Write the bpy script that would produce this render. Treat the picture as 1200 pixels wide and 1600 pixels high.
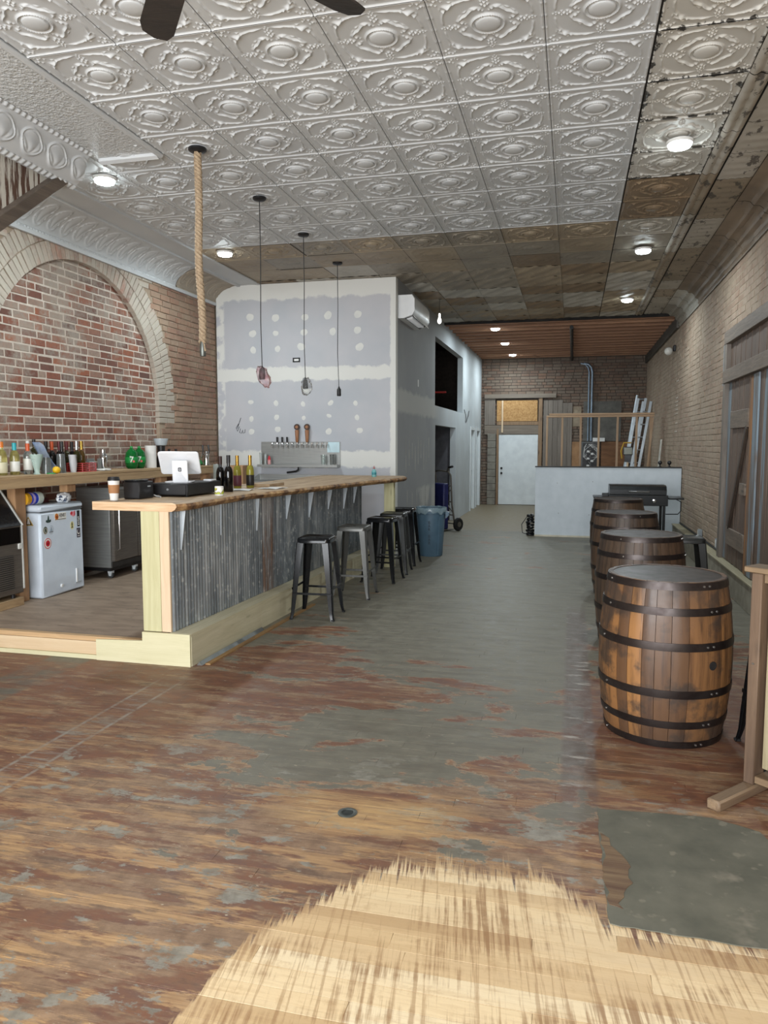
import bpy, math, random
from mathutils import Vector, Matrix, noise as mnoise
R = math.radians
random.seed(7)
for o in list(bpy.data.objects): bpy.data.objects.remove(o)
sc = bpy.context.scene
COL = sc.collection
# ------------------------------------------------------------------ camera
cd = bpy.data.cameras.new('camera'); cam = bpy.data.objects.new('camera', cd); COL.objects.link(cam)
cam.location = (0, 0, 1.62); cam.rotation_euler = (R(90-5.128), 0, R(14.097))
cd.sensor_fit = 'VERTICAL'; cd.sensor_height = 32.0; cd.lens = 32.0*1170/1600; cd.clip_start = .05
sc.camera = cam
# ------------------------------------------------------------------ light
W = bpy.data.worlds.new('sky'); sc.world = W; W.use_nodes = True
bg = W.node_tree.nodes['Background']; bg.inputs[0].default_value = (.86, .93, 1, 1); bg.inputs[1].default_value = 1.2
def area(name, loc, rot, sx, sy, watts, col=(1, 1, 1)):
    l = bpy.data.lights.new(name, 'AREA'); l.shape = 'RECTANGLE'; l.size = sx; l.size_y = sy; l.energy = watts; l.color = col
    o = bpy.data.objects.new(name, l); COL.objects.link(o); o.location = loc; o.rotation_euler = rot; return o
area('storefront_daylight', (-1.7, -2.45, 1.95), (R(90), 0, 0), 6.2, 3.1, 520, (.94, .97, 1.0))
sc.view_settings.view_transform = 'Standard'; sc.view_settings.look = 'None'
sc.view_settings.gamma = 1; sc.view_settings.use_curve_mapping = False
sc.view_settings.exposure = 0.55
# ------------------------------------------------------------------ room numbers (metres)
XL, XR, YB, YF, ZC = -5.18, 1.80, 20.5, -2.6, 3.95
XI = -5.235                       # bricked-up arch, set back
YD, XS = 10.35, -2.43            # drywall room: front face, side face
ZP = .17                         # platform behind the bar
# ------------------------------------------------------------------ mesh builder
ORG = {}
class MB:
    def __init__(s): s.v = []; s.f = []
    def add(s, vs, fs):
        b = len(s.v); s.v += [tuple(p) for p in vs]; s.f += [tuple(i+b for i in f) for f in fs]; return s
    def box(s, x0, x1, y0, y1, z0, z1, c=0):
        if c <= 0:
            return s.add([(x, y, z) for z in (z0, z1) for y in (y0, y1) for x in (x0, x1)],
                [(0, 2, 3, 1), (4, 5, 7, 6), (0, 1, 5, 4), (2, 6, 7, 3), (0, 4, 6, 2), (1, 3, 7, 5)])
        return s.rbox(Matrix.Translation(((x0+x1)/2, (y0+y1)/2, (z0+z1)/2)), x1-x0, y1-y0, z1-z0, c)
    def rbox(s, M, sx, sy, sz, c=.003):
        h = (sx/2, sy/2, sz/2); c = min(c, min(h)*.98); vs = []; idx = {}
        for a in (-1, 1):
            for b in (-1, 1):
                for d in (-1, 1):
                    sg = (a, b, d)
                    for ax in range(3):
                        p = [sg[i]*(h[i] if i == ax else h[i]-c) for i in range(3)]
                        idx[(sg, ax)] = len(vs); vs.append(M @ Vector(p))
        fs = []
        for ax in range(3):
            o1, o2 = [i for i in range(3) if i != ax]
            for sgn in (-1, 1):
                q = []
                for (u, v) in ((-1, -1), (1, -1), (1, 1), (-1, 1)):
                    k = [0, 0, 0]; k[ax] = sgn; k[o1] = u; k[o2] = v; q.append(idx[(tuple(k), ax)])
                flip = (sgn > 0) == (ax == 1)
                fs.append(tuple(reversed(q)) if flip else tuple(q))
        for ax in range(3):
            o1, o2 = [i for i in range(3) if i != ax]
            for u in (-1, 1):
                for v in (-1, 1):
                    k0 = [0]*3; k1 = [0]*3; k0[ax] = -1; k1[ax] = 1
                    for k in (k0, k1): k[o1] = u; k[o2] = v
                    k0 = tuple(k0); k1 = tuple(k1)
                    q = [idx[(k0, o1)], idx[(k1, o1)], idx[(k1, o2)], idx[(k0, o2)]]
                    n = (Vector(vs[q[1]])-Vector(vs[q[0]])).cross(Vector(vs[q[2]])-Vector(vs[q[1]]))
                    cen = M @ Vector((0, 0, 0))
                    if n.dot(Vector(vs[q[0]])-cen) < 0: q.reverse()
                    fs.append(tuple(q))
        for a in (-1, 1):
            for b in (-1, 1):
                for d in (-1, 1):
                    q = [idx[((a, b, d), ax)] for ax in range(3)]
                    if a*b*d < 0: q.reverse()
                    fs.append(tuple(q))
        return s.add(vs, fs)
    def bar(s, p, q, w, h, c=0, up=(0, 0, 1)):
        p = Vector(p); q = Vector(q); d = (q-p); L = d.length; d.normalize(); u = Vector(up)
        if abs(d.dot(u)) > .98: u = Vector((0, 1, 0))
        sd = d.cross(u).normalized(); u = sd.cross(d)
        M = Matrix(((d.x, sd.x, u.x, 0), (d.y, sd.y, u.y, 0), (d.z, sd.z, u.z, 0), (0, 0, 0, 1)))
        return s.rbox(Matrix.Translation((p+q)/2) @ M, L, w, h, c if c > 0 else min(w, h)*.04)
    def tube(s, pts, r, n=8, caps=True, closed=False):
        pts = [Vector(p) for p in pts]; m = len(pts); rs = r if isinstance(r, (list, tuple)) else [r]*m
        vs = []; prev = None
        for i in range(m):
            if closed: t = (pts[(i+1) % m]-pts[i-1])
            else: t = pts[min(i+1, m-1)]-pts[max(i-1, 0)]
            t.normalize()
            if prev is None:
                a = Vector((0, 0, 1)) if abs(t.z) < .9 else Vector((1, 0, 0)); nn = t.cross(a).normalized()
            else: nn = (prev-t*prev.dot(t)).normalized()
            prev = nn; b = t.cross(nn)
            for k in range(n):
                a = 2*math.pi*k/n; vs.append(pts[i]+(nn*math.cos(a)+b*math.sin(a))*rs[i])
        fs = []
        for i in range(m if closed else m-1):
            for k in range(n):
                j = (i+1) % m; fs.append((i*n+k, i*n+(k+1) % n, j*n+(k+1) % n, j*n+k))
        if caps and not closed: fs += [tuple(reversed(range(n))), tuple(range((m-1)*n, m*n))]
        return s.add(vs, fs)
    def lathe(s, prof, n=24, c=(0, 0, 0), M=None):
        vs = []; fs = []; m = len(prof)
        for (r, z) in prof:
            for k in range(n):
                a = 2*math.pi*k/n; p = Vector((max(r, 1e-5)*math.cos(a), max(r, 1e-5)*math.sin(a), z))
                vs.append((M @ p if M else p)+Vector(c))
        for i in range(m-1):
            for k in range(n): fs.append((i*n+k, i*n+(k+1) % n, (i+1)*n+(k+1) % n, (i+1)*n+k))
        fs += [tuple(reversed(range(n))), tuple(range((m-1)*n, m*n))]
        return s.add(vs, fs)
    def prism(s, poly, ax, a, b):
        """polygon given in the two other axes, extruded along ax from a to b"""
        def P(u, v, w): return {0: (w, u, v), 1: (u, w, v), 2: (u, v, w)}[ax]
        n = len(poly); vs = [P(u, v, a) for u, v in poly]+[P(u, v, b) for u, v in poly]
        fs = [tuple(range(n)), tuple(reversed(range(n, 2*n)))]+[(i, i+n, (i+1) % n+n, (i+1) % n) for i in range(n)]
        return s.add(vs, fs)
    def grid(s, nu, nv, fn):
        vs = [fn(i/nu, j/nv) for j in range(nv+1) for i in range(nu+1)]
        return s.add(vs, [(j*(nu+1)+i, j*(nu+1)+i+1, (j+1)*(nu+1)+i+1, (j+1)*(nu+1)+i) for j in range(nv) for i in range(nu)])
    def mesh(s, name, off=(0, 0, 0), smooth=True, recalc=True):
        me = bpy.data.meshes.new(name)
        me.from_pydata([(p[0]-off[0], p[1]-off[1], p[2]-off[2]) for p in s.v], [], s.f)
        if recalc:
            import bmesh
            bm = bmesh.new(); bm.from_mesh(me); bmesh.ops.recalc_face_normals(bm, faces=bm.faces[:]); bm.to_mesh(me); bm.free()
        if smooth:
            me.polygons.foreach_set('use_smooth', [True]*len(me.polygons)); me.set_sharp_from_angle(angle=R(38))
        me.update(); return me
    def build(s, name, m, parent=None, origin=None, **kw):
        if parent is not None: off = ORG.get(parent.name, (0, 0, 0))
        elif origin is not None: off = origin
        else: off = (0, 0, 0)
        me = s.mesh(name, off, **kw); o = bpy.data.objects.new(name, me); COL.objects.link(o)
        if m is not None: me.materials.append(m)
        if parent is not None: o.parent = parent
        else: o.location = off
        ORG[o.name] = off; return o
    def base(s):
        xs = [p[0] for p in s.v]; ys = [p[1] for p in s.v]; zs = [p[2] for p in s.v]
        return ((min(xs)+max(xs))/2, (min(ys)+max(ys))/2, min(zs))
    def one(s, name, m, label, cat, group=None, origin=None, **kw):
        o = s.build(name, m, None, origin or s.base(), **kw); return tag(o, label, cat, group)
def tag(o, label, cat, group=None):
    o['label'] = label; o['category'] = cat
    if group: o['group'] = group
    return o
def thing(name, label, cat, loc, group=None, rz=0):
    o = bpy.data.objects.new(name, None); COL.objects.link(o); o.location = loc; o.rotation_euler[2] = rz
    o.empty_display_size = .1; ORG[o.name] = tuple(loc); return tag(o, label, cat, group)
def struct(o): o['kind'] = 'structure'; return o
def stuff(o): o['kind'] = 'stuff'; return o
def part(me, name, m, parent, loc=(0, 0, 0), rot=(0, 0, 0), scale=(1, 1, 1)):
    """object sharing mesh data; per-object material"""
    o = bpy.data.objects.new(name, me); COL.objects.link(o); o.parent = parent; o.location = loc; o.rotation_euler = rot; o.scale = scale
    if m is not None:
        if not me.materials: me.materials.append(m)
        o.material_slots[0].link = 'OBJECT'; o.material_slots[0].material = m
    return o
def dup(root, loc, rz, label, group=None, swap=None):
    def cp(o, par):
        c = o.copy(); COL.objects.link(c); c.parent = par
        if swap and o.type == 'MESH':
            for sl in c.material_slots:
                if sl.material and sl.material.name in swap:
                    nm_ = swap[sl.material.name]; sl.link = 'OBJECT'; sl.material = nm_
        for ch in o.children: cp(ch, c)
        return c
    r = cp(root, None); r.location = loc; r.rotation_euler[2] = rz; r['label'] = label
    if group: r['group'] = group
    return r
def text_mesh(body, size, ext=.0006, align='CENTER'):
    cu = bpy.data.curves.new('lettering', 'FONT'); cu.body = body; cu.size = size; cu.extrude = ext; cu.align_x = align; cu.align_y = 'CENTER'
    cu.resolution_u = 3
    o = bpy.data.objects.new('lettering', cu); me = bpy.data.meshes.new_from_object(o); bpy.data.objects.remove(o); bpy.data.curves.remove(cu)
    return me
# ------------------------------------------------------------------ materials
def lin(c):
    return tuple(((x/255)/12.92 if x/255 <= .04045 else ((x/255+.055)/1.055)**2.4) for x in c)
class G:
    def __init__(s, name):
        s.m = bpy.data.materials.new(name); s.m.use_nodes = True; s.t = s.m.node_tree; s.b = s.t.nodes['Principled BSDF']; s.c = {}
    def node(s, t): return s.t.nodes.new(t)
    def set(s, sock, v):
        if hasattr(v, 'is_linked'): s.t.links.new(v, sock)
        elif isinstance(v, (tuple, list)):
            n = len(sock.default_value); sock.default_value = (tuple(v)+(1,))[:n] if n == 4 else tuple(v)[:n]
        else: sock.default_value = v
    def pos(s, kind='G', scale=(1, 1, 1), off=(0, 0, 0)):
        if kind not in s.c:
            if kind == 'G': s.c[kind] = s.node('ShaderNodeNewGeometry').outputs['Position']
            else: s.c[kind] = s.node('ShaderNodeTexCoord').outputs['Object']
        v = s.c[kind]
        if tuple(scale) != (1, 1, 1): v = s.vm('MULTIPLY', v, scale)
        if tuple(off) != (0, 0, 0): v = s.vm('ADD', v, off)
        return v
    def vm(s, op, a, b):
        n = s.node('ShaderNodeVectorMath'); n.operation = op; s.set(n.inputs[0], a); s.set(n.inputs[1], b); return n.outputs[0]
    def sep(s, v): n = s.node('ShaderNodeSeparateXYZ'); s.set(n.inputs[0], v); return n.outputs
    def comb(s, x, y, z):
        n = s.node('ShaderNodeCombineXYZ')
        for i, q in enumerate((x, y, z)): s.set(n.inputs[i], q)
        return n.outputs[0]
    def noise(s, v, scale=5, detail=3, rough=.5, dist=0):
        n = s.node('ShaderNodeTexNoise'); s.set(n.inputs['Vector'], v); s.set(n.inputs['Scale'], scale); s.set(n.inputs['Detail'], detail)
        s.set(n.inputs['Roughness'], rough); s.set(n.inputs['Distortion'], dist); return n.outputs['Fac']
    def white(s, v): n = s.node('ShaderNodeTexWhiteNoise'); n.noise_dimensions = '3D'; s.set(n.inputs['Vector'], v); return n.outputs['Value']
    def voro(s, v, scale, feature='F1'):
        n = s.node('ShaderNodeTexVoronoi'); n.feature = feature; s.set(n.inputs['Vector'], v); s.set(n.inputs['Scale'], scale); return n.outputs['Distance']
    def math(s, op, a, b=0, cl=False):
        n = s.node('ShaderNodeMath'); n.operation = op; n.use_clamp = cl; s.set(n.inputs[0], a); s.set(n.inputs[1], b); return n.outputs[0]
    def mr(s, v, a, b, c=0, d=1, smooth=False):
        n = s.node('ShaderNodeMapRange'); n.clamp = True
        if smooth: n.interpolation_type = 'SMOOTHSTEP'
        s.set(n.inputs[0], v)
        for i, q in enumerate((a, b, c, d)): s.set(n.inputs[i+1], q)
        return n.outputs[0]
    def band(s, v, a, b, soft):
        return s.math('MULTIPLY', s.mr(v, a-soft, a+soft), s.mr(v, b-soft, b+soft, 1, 0))
    def ramp(s, f, stops, const=False):
        n = s.node('ShaderNodeValToRGB'); e = n.color_ramp.elements
        if const: n.color_ramp.interpolation = 'CONSTANT'
        while len(e) < len(stops): e.new(.5)
        for i, (p, col) in enumerate(stops): e[i].position = p; e[i].color = tuple(lin(col))+(1,)
        s.set(n.inputs[0], f); return n.outputs[0]
    def mix(s, f, a, b, mode='MIX'):
        n = s.node('ShaderNodeMix'); n.data_type = 'RGBA'; n.blend_type = mode; s.set(n.inputs[0], f)
        s.set(n.inputs[6], lin(a) if isinstance(a, (tuple, list)) else a); s.set(n.inputs[7], lin(b) if isinstance(b, (tuple, list)) else b); return n.outputs[2]
    def curve(s, f, pts):
        n = s.node('ShaderNodeFloatCurve'); cv = n.mapping.curves[0]
        while len(cv.points) < len(pts): cv.points.new(.5, .5)
        for i, p in enumerate(pts): cv.points[i].location = p; cv.points[i].handle_type = 'VECTOR'
        n.mapping.update(); s.set(n.inputs['Value'], f); return n.outputs[0]
    def bump(s, h, strength=.3, dist=.01):
        n = s.node('ShaderNodeBump'); s.set(n.inputs['Height'], h); n.inputs['Strength'].default_value = strength; n.inputs['Distance'].default_value = dist
        s.t.links.new(n.outputs[0], s.b.inputs['Normal']); return n
    def rnd(s):
        a = s.node('ShaderNodeNewGeometry').outputs['Random Per Island']; b = s.node('ShaderNodeObjectInfo').outputs['Random']
        return s.math('FRACT', s.math('ADD', a, b))
    def out(s, col=None, rough=None, metal=None):
        if col is not None: s.set(s.b.inputs['Base Color'], lin(col) if isinstance(col, (tuple, list)) else col)
        if rough is not None: s.set(s.b.inputs['Roughness'], rough)
        if metal is not None: s.set(s.b.inputs['Metallic'], metal)
        return s.m
MATS = {}
def M(name, c1, c2=None, scale=6, st=(1, 1, 1), rough=.5, metal=0, bump=0, bs=None, coord='O', trans=0, ior=1.45, emit=0, lo=.35, hi=.65, detail=4):
    if name in MATS: return MATS[name]
    g = G(name); v = g.pos(coord, st)
    c2 = c2 or tuple(min(255, int(x*.86)) for x in c1)
    f = g.noise(v, scale, detail, .55); col = g.mix(g.mr(f, lo, hi), c1, c2)
    g.out(col, g.mr(f, .3, .7, max(0, rough-.06), min(1, rough+.06)), metal)
    if bump: g.bump(g.noise(v, bs or scale*6, 3), bump, .004)
    if trans: g.b.inputs['Transmission Weight'].default_value = trans; g.b.inputs['IOR'].default_value = ior
    if emit: g.set(g.b.inputs['Emission Color'], col); g.b.inputs['Emission Strength'].default_value = emit
    MATS[name] = g.m; return g.m
def Wd(name, c1, c2, c3=None, axis='y', rough=.62, coord='O', knots=True, scale=1, tint=.25):
    """sawn timber: grain runs along axis"""
    if name in MATS: return MATS[name]
    g = G(name); k = {'x': (1.2, 22, 22), 'y': (22, 1.2, 22), 'z': (22, 22, 1.2)}[axis]
    k = tuple(q*scale for q in k); wob = g.noise(g.pos(coord), 2.2, 2)
    v = g.vm('ADD', g.pos(coord, k), g.comb(wob, wob, wob)); f = g.noise(v, 1.0, 5, .6, .6); fine = g.noise(g.vm('MULTIPLY', v, (4, 4, 4)), 1.5, 3)
    col = g.mix(g.mr(f, .32, .68), c1, c2); col = g.mix(g.math('MULTIPLY', g.mr(fine, .5, .75), .35), col, c3 or c2)
    if knots:
        kk = {'x': (1.6, 7, 7), 'y': (7, 1.6, 7), 'z': (7, 7, 1.6)}[axis]; d = g.voro(g.pos(coord, kk), 1.0)
        col = g.mix(g.mr(d, .05, .13, .75, 0), col, tuple(int(q*.45) for q in c2))
    r = g.rnd(); col = g.mix(g.mr(r, 0, 1, 0, tint), col, c2)
    g.out(col, g.mr(fine, .3, .7, rough-.08, rough+.08)); g.bump(g.math('ADD', f, fine), .25, .003)
    MATS[name] = g.m; return g.m
# ================================================================== FLOOR
def floor_material():
    g = G('old_floor'); P = g.pos('G'); x, y, z = g.sep(P)
    n1 = g.noise(g.pos('G', (1, 1.9, 1)), 1.25, 10, .68, .35)         # peel shapes
    n2 = g.noise(g.pos('G', (1.4, 7, 1)), 1.7, 9, .70)                # wear along the boards
    n3 = g.noise(g.pos('G', (2.2, 34, 1)), 2.0, 6, .65)               # fine grain
    n4 = g.noise(P, 11, 8, .70)
    row = g.math('FLOOR', g.math('DIVIDE', y, .083)); rw = g.white(g.comb(row, 3.1, .5)); rr = g.rnd()
    # worn boards: bare grey-brown wood, dark red stain, ochre rubs
    wood = g.mix(g.mr(n4, .35, .65), (158, 128, 98), (124, 98, 76)); wood = g.mix(g.math('MULTIPLY', g.mr(n3, .5, .66), .5), wood, (92, 68, 54))
    red = g.mix(g.mr(n4, .4, .62), (94, 58, 46), (124, 80, 58)); red = g.mix(g.math('MULTIPLY', g.mr(n2, .5, .6), .5), red, (134, 96, 66)); rm_ = g.noise(g.pos('G', (1, 4.2, 1), (5, 1, 0)), 1.9, 10, .70)
    wood = g.mix(g.math('MULTIPLY', g.mr(g.math('ADD', rm_, g.mr(y, 2.9, 4.3, 0, .065)), .49, .54), g.mr(y, 2.9, 4.3, .82, .9)), wood, red)
    och = g.mix(g.mr(n3, .38, .62), (196, 158, 110), (154, 120, 84)); nearw = g.mr(y, 4.1, 2.3, .12, 1)
    om = g.noise(g.pos('G', (1.2, 5.2, 1), (17, 3, 0)), 2.1, 10, .68); wood = g.mix(g.math('MULTIPLY', g.mr(om, .51, .56), g.math('MULTIPLY', nearw, .85)), wood, och)
    wood = g.mix(g.math('MULTIPLY', g.mr(n2, .57, .63), .5), wood, (70, 56, 50)); wood = g.mix(g.mr(rr, 0, 1, 0, .16), wood, (84, 62, 50))
    # the grey-green old coating
    grey = g.mix(g.mr(n4, .34, .66), (102, 98, 85), (124, 119, 104)); grey = g.mix(g.math('MULTIPLY', g.mr(n2, .46, .62), .55), grey, (90, 82, 70)); grey = g.mix(g.math('MULTIPLY', g.mr(n3, .55, .7), .35), grey, (128, 124, 112))
    a = g.mr(y, 4.7, 7.2, 0, .175)
    b = g.math('MULTIPLY', g.math('MULTIPLY', g.band(x, -1.75, .02, .25), g.band(y, 3.32, 9, .16)), .125)
    c = g.math('MULTIPLY', g.mr(y, 3.3, 2.9, 0, 1), -.045)
    d = g.math('MULTIPLY', g.math('MULTIPLY', g.band(x, -1.9, -.85, .3), g.band(y, 4.15, 5.5, .3)), -.13)
    e = g.math('MULTIPLY', g.math('MULTIPLY', g.mr(x, .08, .16), g.band(y, 3.2, 5.2, .25)), -.16)
    f = g.math('MULTIPLY', g.math('MULTIPLY', g.mr(x, -1.9, -2.2), g.mr(y, 5.2, 4.8)), -.08)
    s = g.math('ADD', n1, g.math('ADD', g.math('ADD', a, b), g.math('ADD', g.math('ADD', c, d), g.math('ADD', e, f))))
    gm = g.mr(s, .556, .570); edge = g.band(s, .548, .561, .006)
    col = g.mix(gm, wood, grey); col = g.mix(g.math('MULTIPLY', edge, g.mr(n4, .4, .6, .1, .65)), col, (172, 158, 134))
    # smaller flakes of coating left on the near boards
    fl = g.math('MULTIPLY', g.mr(g.noise(g.pos('G', (1, 1.9, 1), (3, 9, 0)), 3.6, 10, .70), .555, .585), g.mr(y, 3.9, 3.3, .25, 1))
    col = g.mix(g.math('MULTIPLY', fl, .85), col, g.mix(g.mr(n4, .4, .6), (146, 143, 131), (120, 117, 106)))
    sp = g.mr(g.noise(g.pos('G', (1, 2.2, 1)), 26, 3, .5), .70, .74); col = g.mix(g.math('MULTIPLY', sp, .7), col, (196, 184, 160))
    # a strip where a partition stood, and two scribed lines on the left
    st = g.math('MULTIPLY', g.band(x, -.02, .15, .012), g.band(y, 3.4, 7.5, .3))
    col = g.mix(g.math('MULTIPLY', st, .7), col, g.mix(g.mr(n4, .4, .6), (108, 98, 92), (88, 70, 64)))
    col = g.mix(g.math('MULTIPLY', g.math('MULTIPLY', st, g.mr(n2, .56, .62)), .7), col, (184, 178, 168))
    for xa in (-2.57, -2.74):
        ln = g.math('MULTIPLY', g.band(x, xa-.010, xa+.010, .006), g.mr(y, 4.6, 4.3)); col = g.mix(g.math('MULTIPLY', ln, g.mr(n4, .4, .55, .05, .75)), col, (146, 142, 132))
    rungs = g.math('MULTIPLY', g.math('MULTIPLY', g.band(x, -2.74, -2.57, .01), g.mr(y, 4.6, 4.2)), g.mr(n3, .55, .6)); col = g.mix(g.math('MULTIPLY', rungs, .6), col, (140, 136, 128))
    l2 = g.math('MULTIPLY', g.band(x, -3.85, -3.5, .02), g.mr(y, 5.2, 4.9)); col = g.mix(g.math('MULTIPLY', l2, g.mr(n1, .4, .5, .2, .9)), col, (98, 96, 86))
    rg = g.math('MULTIPLY', g.band(x, -1.22, -.5, .12), g.band(y, 2.9, 3.2, .05)); col = g.mix(g.math('MULTIPLY', rg, g.mr(n3, .35, .6, .1, .85)), col, (196, 160, 108))
    # sanded maple by the entrance: ragged edges follow the sander strokes
    xb = g.mr(x, -1.2, 1.6); yb = g.mr(g.curve(xb, [(0, .0), (.045, .22), (.07, .60), (.16, .85), (.21, .95), (.41, 1.0), (.455, .88), (.49, .85), (.58, .835), (.66, .84), (1, .86)]), 0, 1, 1.30, 2.78)
    sx = g.math('ADD', x, g.math('MULTIPLY', y, .14))
    strk = g.noise(g.comb(g.math('MULTIPLY', sx, 62), g.math('MULTIPLY', y, 2.2), 0), 1.0, 5, .62)
    strk2 = g.noise(g.comb(g.math('MULTIPLY', sx, 9), g.math('MULTIPLY', y, 1.5), 4), 1.0, 3, .5); pat = g.noise(g.pos('G', (1.5, 3.2, 1), (2, 2, 0)), 1.5, 6, .62)
    q = g.math('ADD', g.math('SUBTRACT', yb, y), g.math('ADD', g.math('MULTIPLY', g.math('SUBTRACT', strk, .5), .62), g.math('MULTIPLY', g.math('SUBTRACT', strk2, .5), .26)))
    sm = g.mr(q, -.015, .05)
    maple = g.ramp(rr, [(0, (238, 222, 188)), (.45, (230, 206, 164)), (.75, (214, 186, 144)), (.88, (204, 174, 130)), (1, (190, 158, 116))]); maple = g.mix(g.mr(rw, 0, 1, 0, .4), maple, (232, 204, 158)); maple = g.mix(g.math('MULTIPLY', g.mr(n3, .5, .7), .4), maple, (188, 154, 108))
    left = g.math('MULTIPLY', g.mr(pat, .47, .60), g.mr(strk, .44, .56)); maple = g.mix(g.math('MULTIPLY', left, .72), maple, (146, 108, 70))
    maple = g.mix(g.math('MULTIPLY', g.mr(strk, .54, .62), .5), maple, (150, 112, 72)); maple = g.mix(g.math('MULTIPLY', g.mr(n4, .56, .68), .4), maple, (176, 142, 100))
    joint = g.math('ABSOLUTE', g.math('SUBTRACT', g.math('FRACT', g.math('DIVIDE', g.math('SUBTRACT', y, 1.55), .083)), .5)); maple = g.mix(g.mr(joint, .485, .5, 0, .5), maple, (120, 92, 62))
    col = g.mix(sm, col, maple)
    # far end: pale dusty floor
    far = g.mix(g.mr(n4, .3, .7), (112, 100, 80), (128, 116, 94)); col = g.mix(g.math('MULTIPLY', g.mr(y, 14.15, 14.3), .9), col, far)
    g.out(col, g.mr(n4, .3, .7, .40, .60)); g.bump(g.math('ADD', g.math('MULTIPLY', gm, .5), g.math('ADD', n3, n4)), .22, .003)
    return g.m
FLOORM = floor_material()
dark = M('dark_gap', (30, 24, 20), (20, 16, 14), rough=.9)
fl = struct(MB().box(XL-.2, XR+.2, YF-.2, YB+.2, -.14, -.012).build('floor', M('subfloor', (48, 38, 30), (30, 24, 20), coord='G', rough=.9)))
PW = .083; rng = random.Random(3)
def plank_box(mb, x0, x1, y0, y1):
    j = rng.uniform(-.0003, .0003); mb.box(x0+.0003, x1-.0003, y0+.0003, y1-.0003, -.016, j, .0007)
near = []; far_mb = MB(); yy = 1.55
while yy < 14.22:
    x = -5.1-rng.uniform(0, 1.4)
    while x < XR:
        L = rng.uniform(.75, 2.1); x1 = min(x+L, XR); xa = max(x, XL)
        if x1-xa > .02:
            vis = x1 > -(yy+.3)*.86-.1 and xa < yy*.27+.45
            if yy < 4.3 and vis: near.append((xa, x1, yy))
            elif not (xa > -6 and x1 < -3.0 and 5.1 < yy): plank_box(far_mb, xa, x1, yy, yy+PW)
        x += L
    yy += PW
near.sort(key=lambda t: t[2]); cut = near[300:]; near = near[:300]
for (a, b, y0) in cut: plank_box(far_mb, a, b, y0, y0+PW)
for (a, b, y0) in near:
    m_ = MB(); plank_box(m_, a, b, y0, y0+PW); m_.build('floor_plank', FLOORM, fl, recalc=False)
stuff(far_mb.build('plank_field', FLOORM, fl, recalc=False))
MB().box(XL, XR, 14.22, YB, -.016, -.001).build('screed', FLOORM, fl)
MB().box(XL, XR, YF, 1.55, -.016, 0).build('entrance_boards', FLOORM, fl)
# dark sheet let into the floor, torn along one edge
def patch_mat():
    g = G('floor_sheet'); n = g.noise(g.pos('G', (1, 1, 1)), 3.2, 6, .6); n2 = g.noise(g.pos('G'), 16, 4)
    col = g.mix(g.mr(n, .35, .65), (86, 86, 74), (112, 110, 96)); col = g.mix(g.math('MULTIPLY', g.mr(n2, .62, .7), .4), col, (150, 144, 126))
    w = g.noise(g.pos('G', (1, 1, 1), (4, 1.3, 0)), 2.1, 5, .62); x, y, z = g.sep(g.pos('G'))
    blob = g.math('MULTIPLY', g.mr(w, .54, .60), g.math('MULTIPLY', g.mr(x, .5, .7), g.mr(y, 3.3, 3.0))); col = g.mix(g.math('MULTIPLY', blob, .6), col, (176, 166, 148))
    g.out(col, .6); g.bump(n2, .2, .003); return g.m
pm = patch_mat()
def sheet_edge(pts, seed, amp):
    r = random.Random(seed); out = []
    for (a, b) in zip(pts, pts[1:]+pts[:1]):
        k = max(2, int(math.dist(a, b)/.04))
        for i in range(k):
            t = i/k; out.append((a[0]+(b[0]-a[0])*t+r.uniform(-amp, amp), a[1]+(b[1]-a[1])*t+r.uniform(-amp, amp)))
    return out
MB().prism(sheet_edge([(.155, 2.515), (1.25, 2.49), (1.3, 2.9), (.86, 3.05), (.80, 3.3), (.62, 3.38), (.14, 3.345)], 2, .004), 2, .0012, .0042).build('floor_sheet', pm, fl, smooth=False)
splint = Wd('splintered_wood', (150, 128, 96), (88, 62, 48), axis='x', coord='G', knots=False)
MB().prism(sheet_edge([(.158, 2.62), (.20, 2.60), (.205, 2.72), (.25, 2.78), (.245, 2.90), (.22, 2.98), (.19, 3.04), (.15, 3.12)], 5, .012), 2, .0042, .0058).build('torn_edge', splint, fl, smooth=False)
steel_dull = M('dull_steel', (120, 124, 120), (92, 96, 92), rough=.45, metal=.8)
dr = thing('floor_socket', 'round metal ring set into the sanded patch of floor', 'floor socket', (-.93, 3.04, 0))
MB().lathe([(.043, .0), (.043, .004), (.036, .006), (.027, .004), (.027, .001)], 28, (-.93, 3.04, 0)).build('rim', steel_dull, dr)
MB().lathe([(.001, .002), (.026, .002), (.026, .0005)], 24, (-.93, 3.04, 0)).build('plug', M('tarnished', (60, 64, 62), (40, 42, 40), rough=.5, metal=.5), dr)
# ================================================================== BRICK
BH = .0645; PITCH = .078
def brick_mat(name, reds, wash, washcol, soot=.3, seed=0):
    g = G(name); r = g.rnd(); n = g.noise(g.pos('G', off=(seed, seed, 0)), 1.1, 6, .62); n2 = g.noise(g.pos('G'), 22, 5, .65); n3 = g.noise(g.pos('G', off=(0, seed, 3)), 5.5, 5, .6)
    k = len(reds); col = g.ramp(r, [((i+.0)/k, c) for i, c in enumerate(reds)])
    col = g.mix(g.math('MULTIPLY', g.mr(n2, .45, .75), .45), col, (70, 50, 44)); col = g.mix(g.math('MULTIPLY', g.mr(n3, .52, .7), soot), col, (86, 76, 70))
    wm = g.mr(g.math('ADD', g.math('MULTIPLY', n, .65), g.math('ADD', g.math('MULTIPLY', n3, .25), g.math('MULTIPLY', n2, .25))), wash[0], wash[1])
    col = g.mix(g.math('MULTIPLY', wm, wash[2]), col, washcol)
    g.out(col, .85); g.bump(g.math('ADD', n2, n3), .35, .006); return g.m
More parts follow.
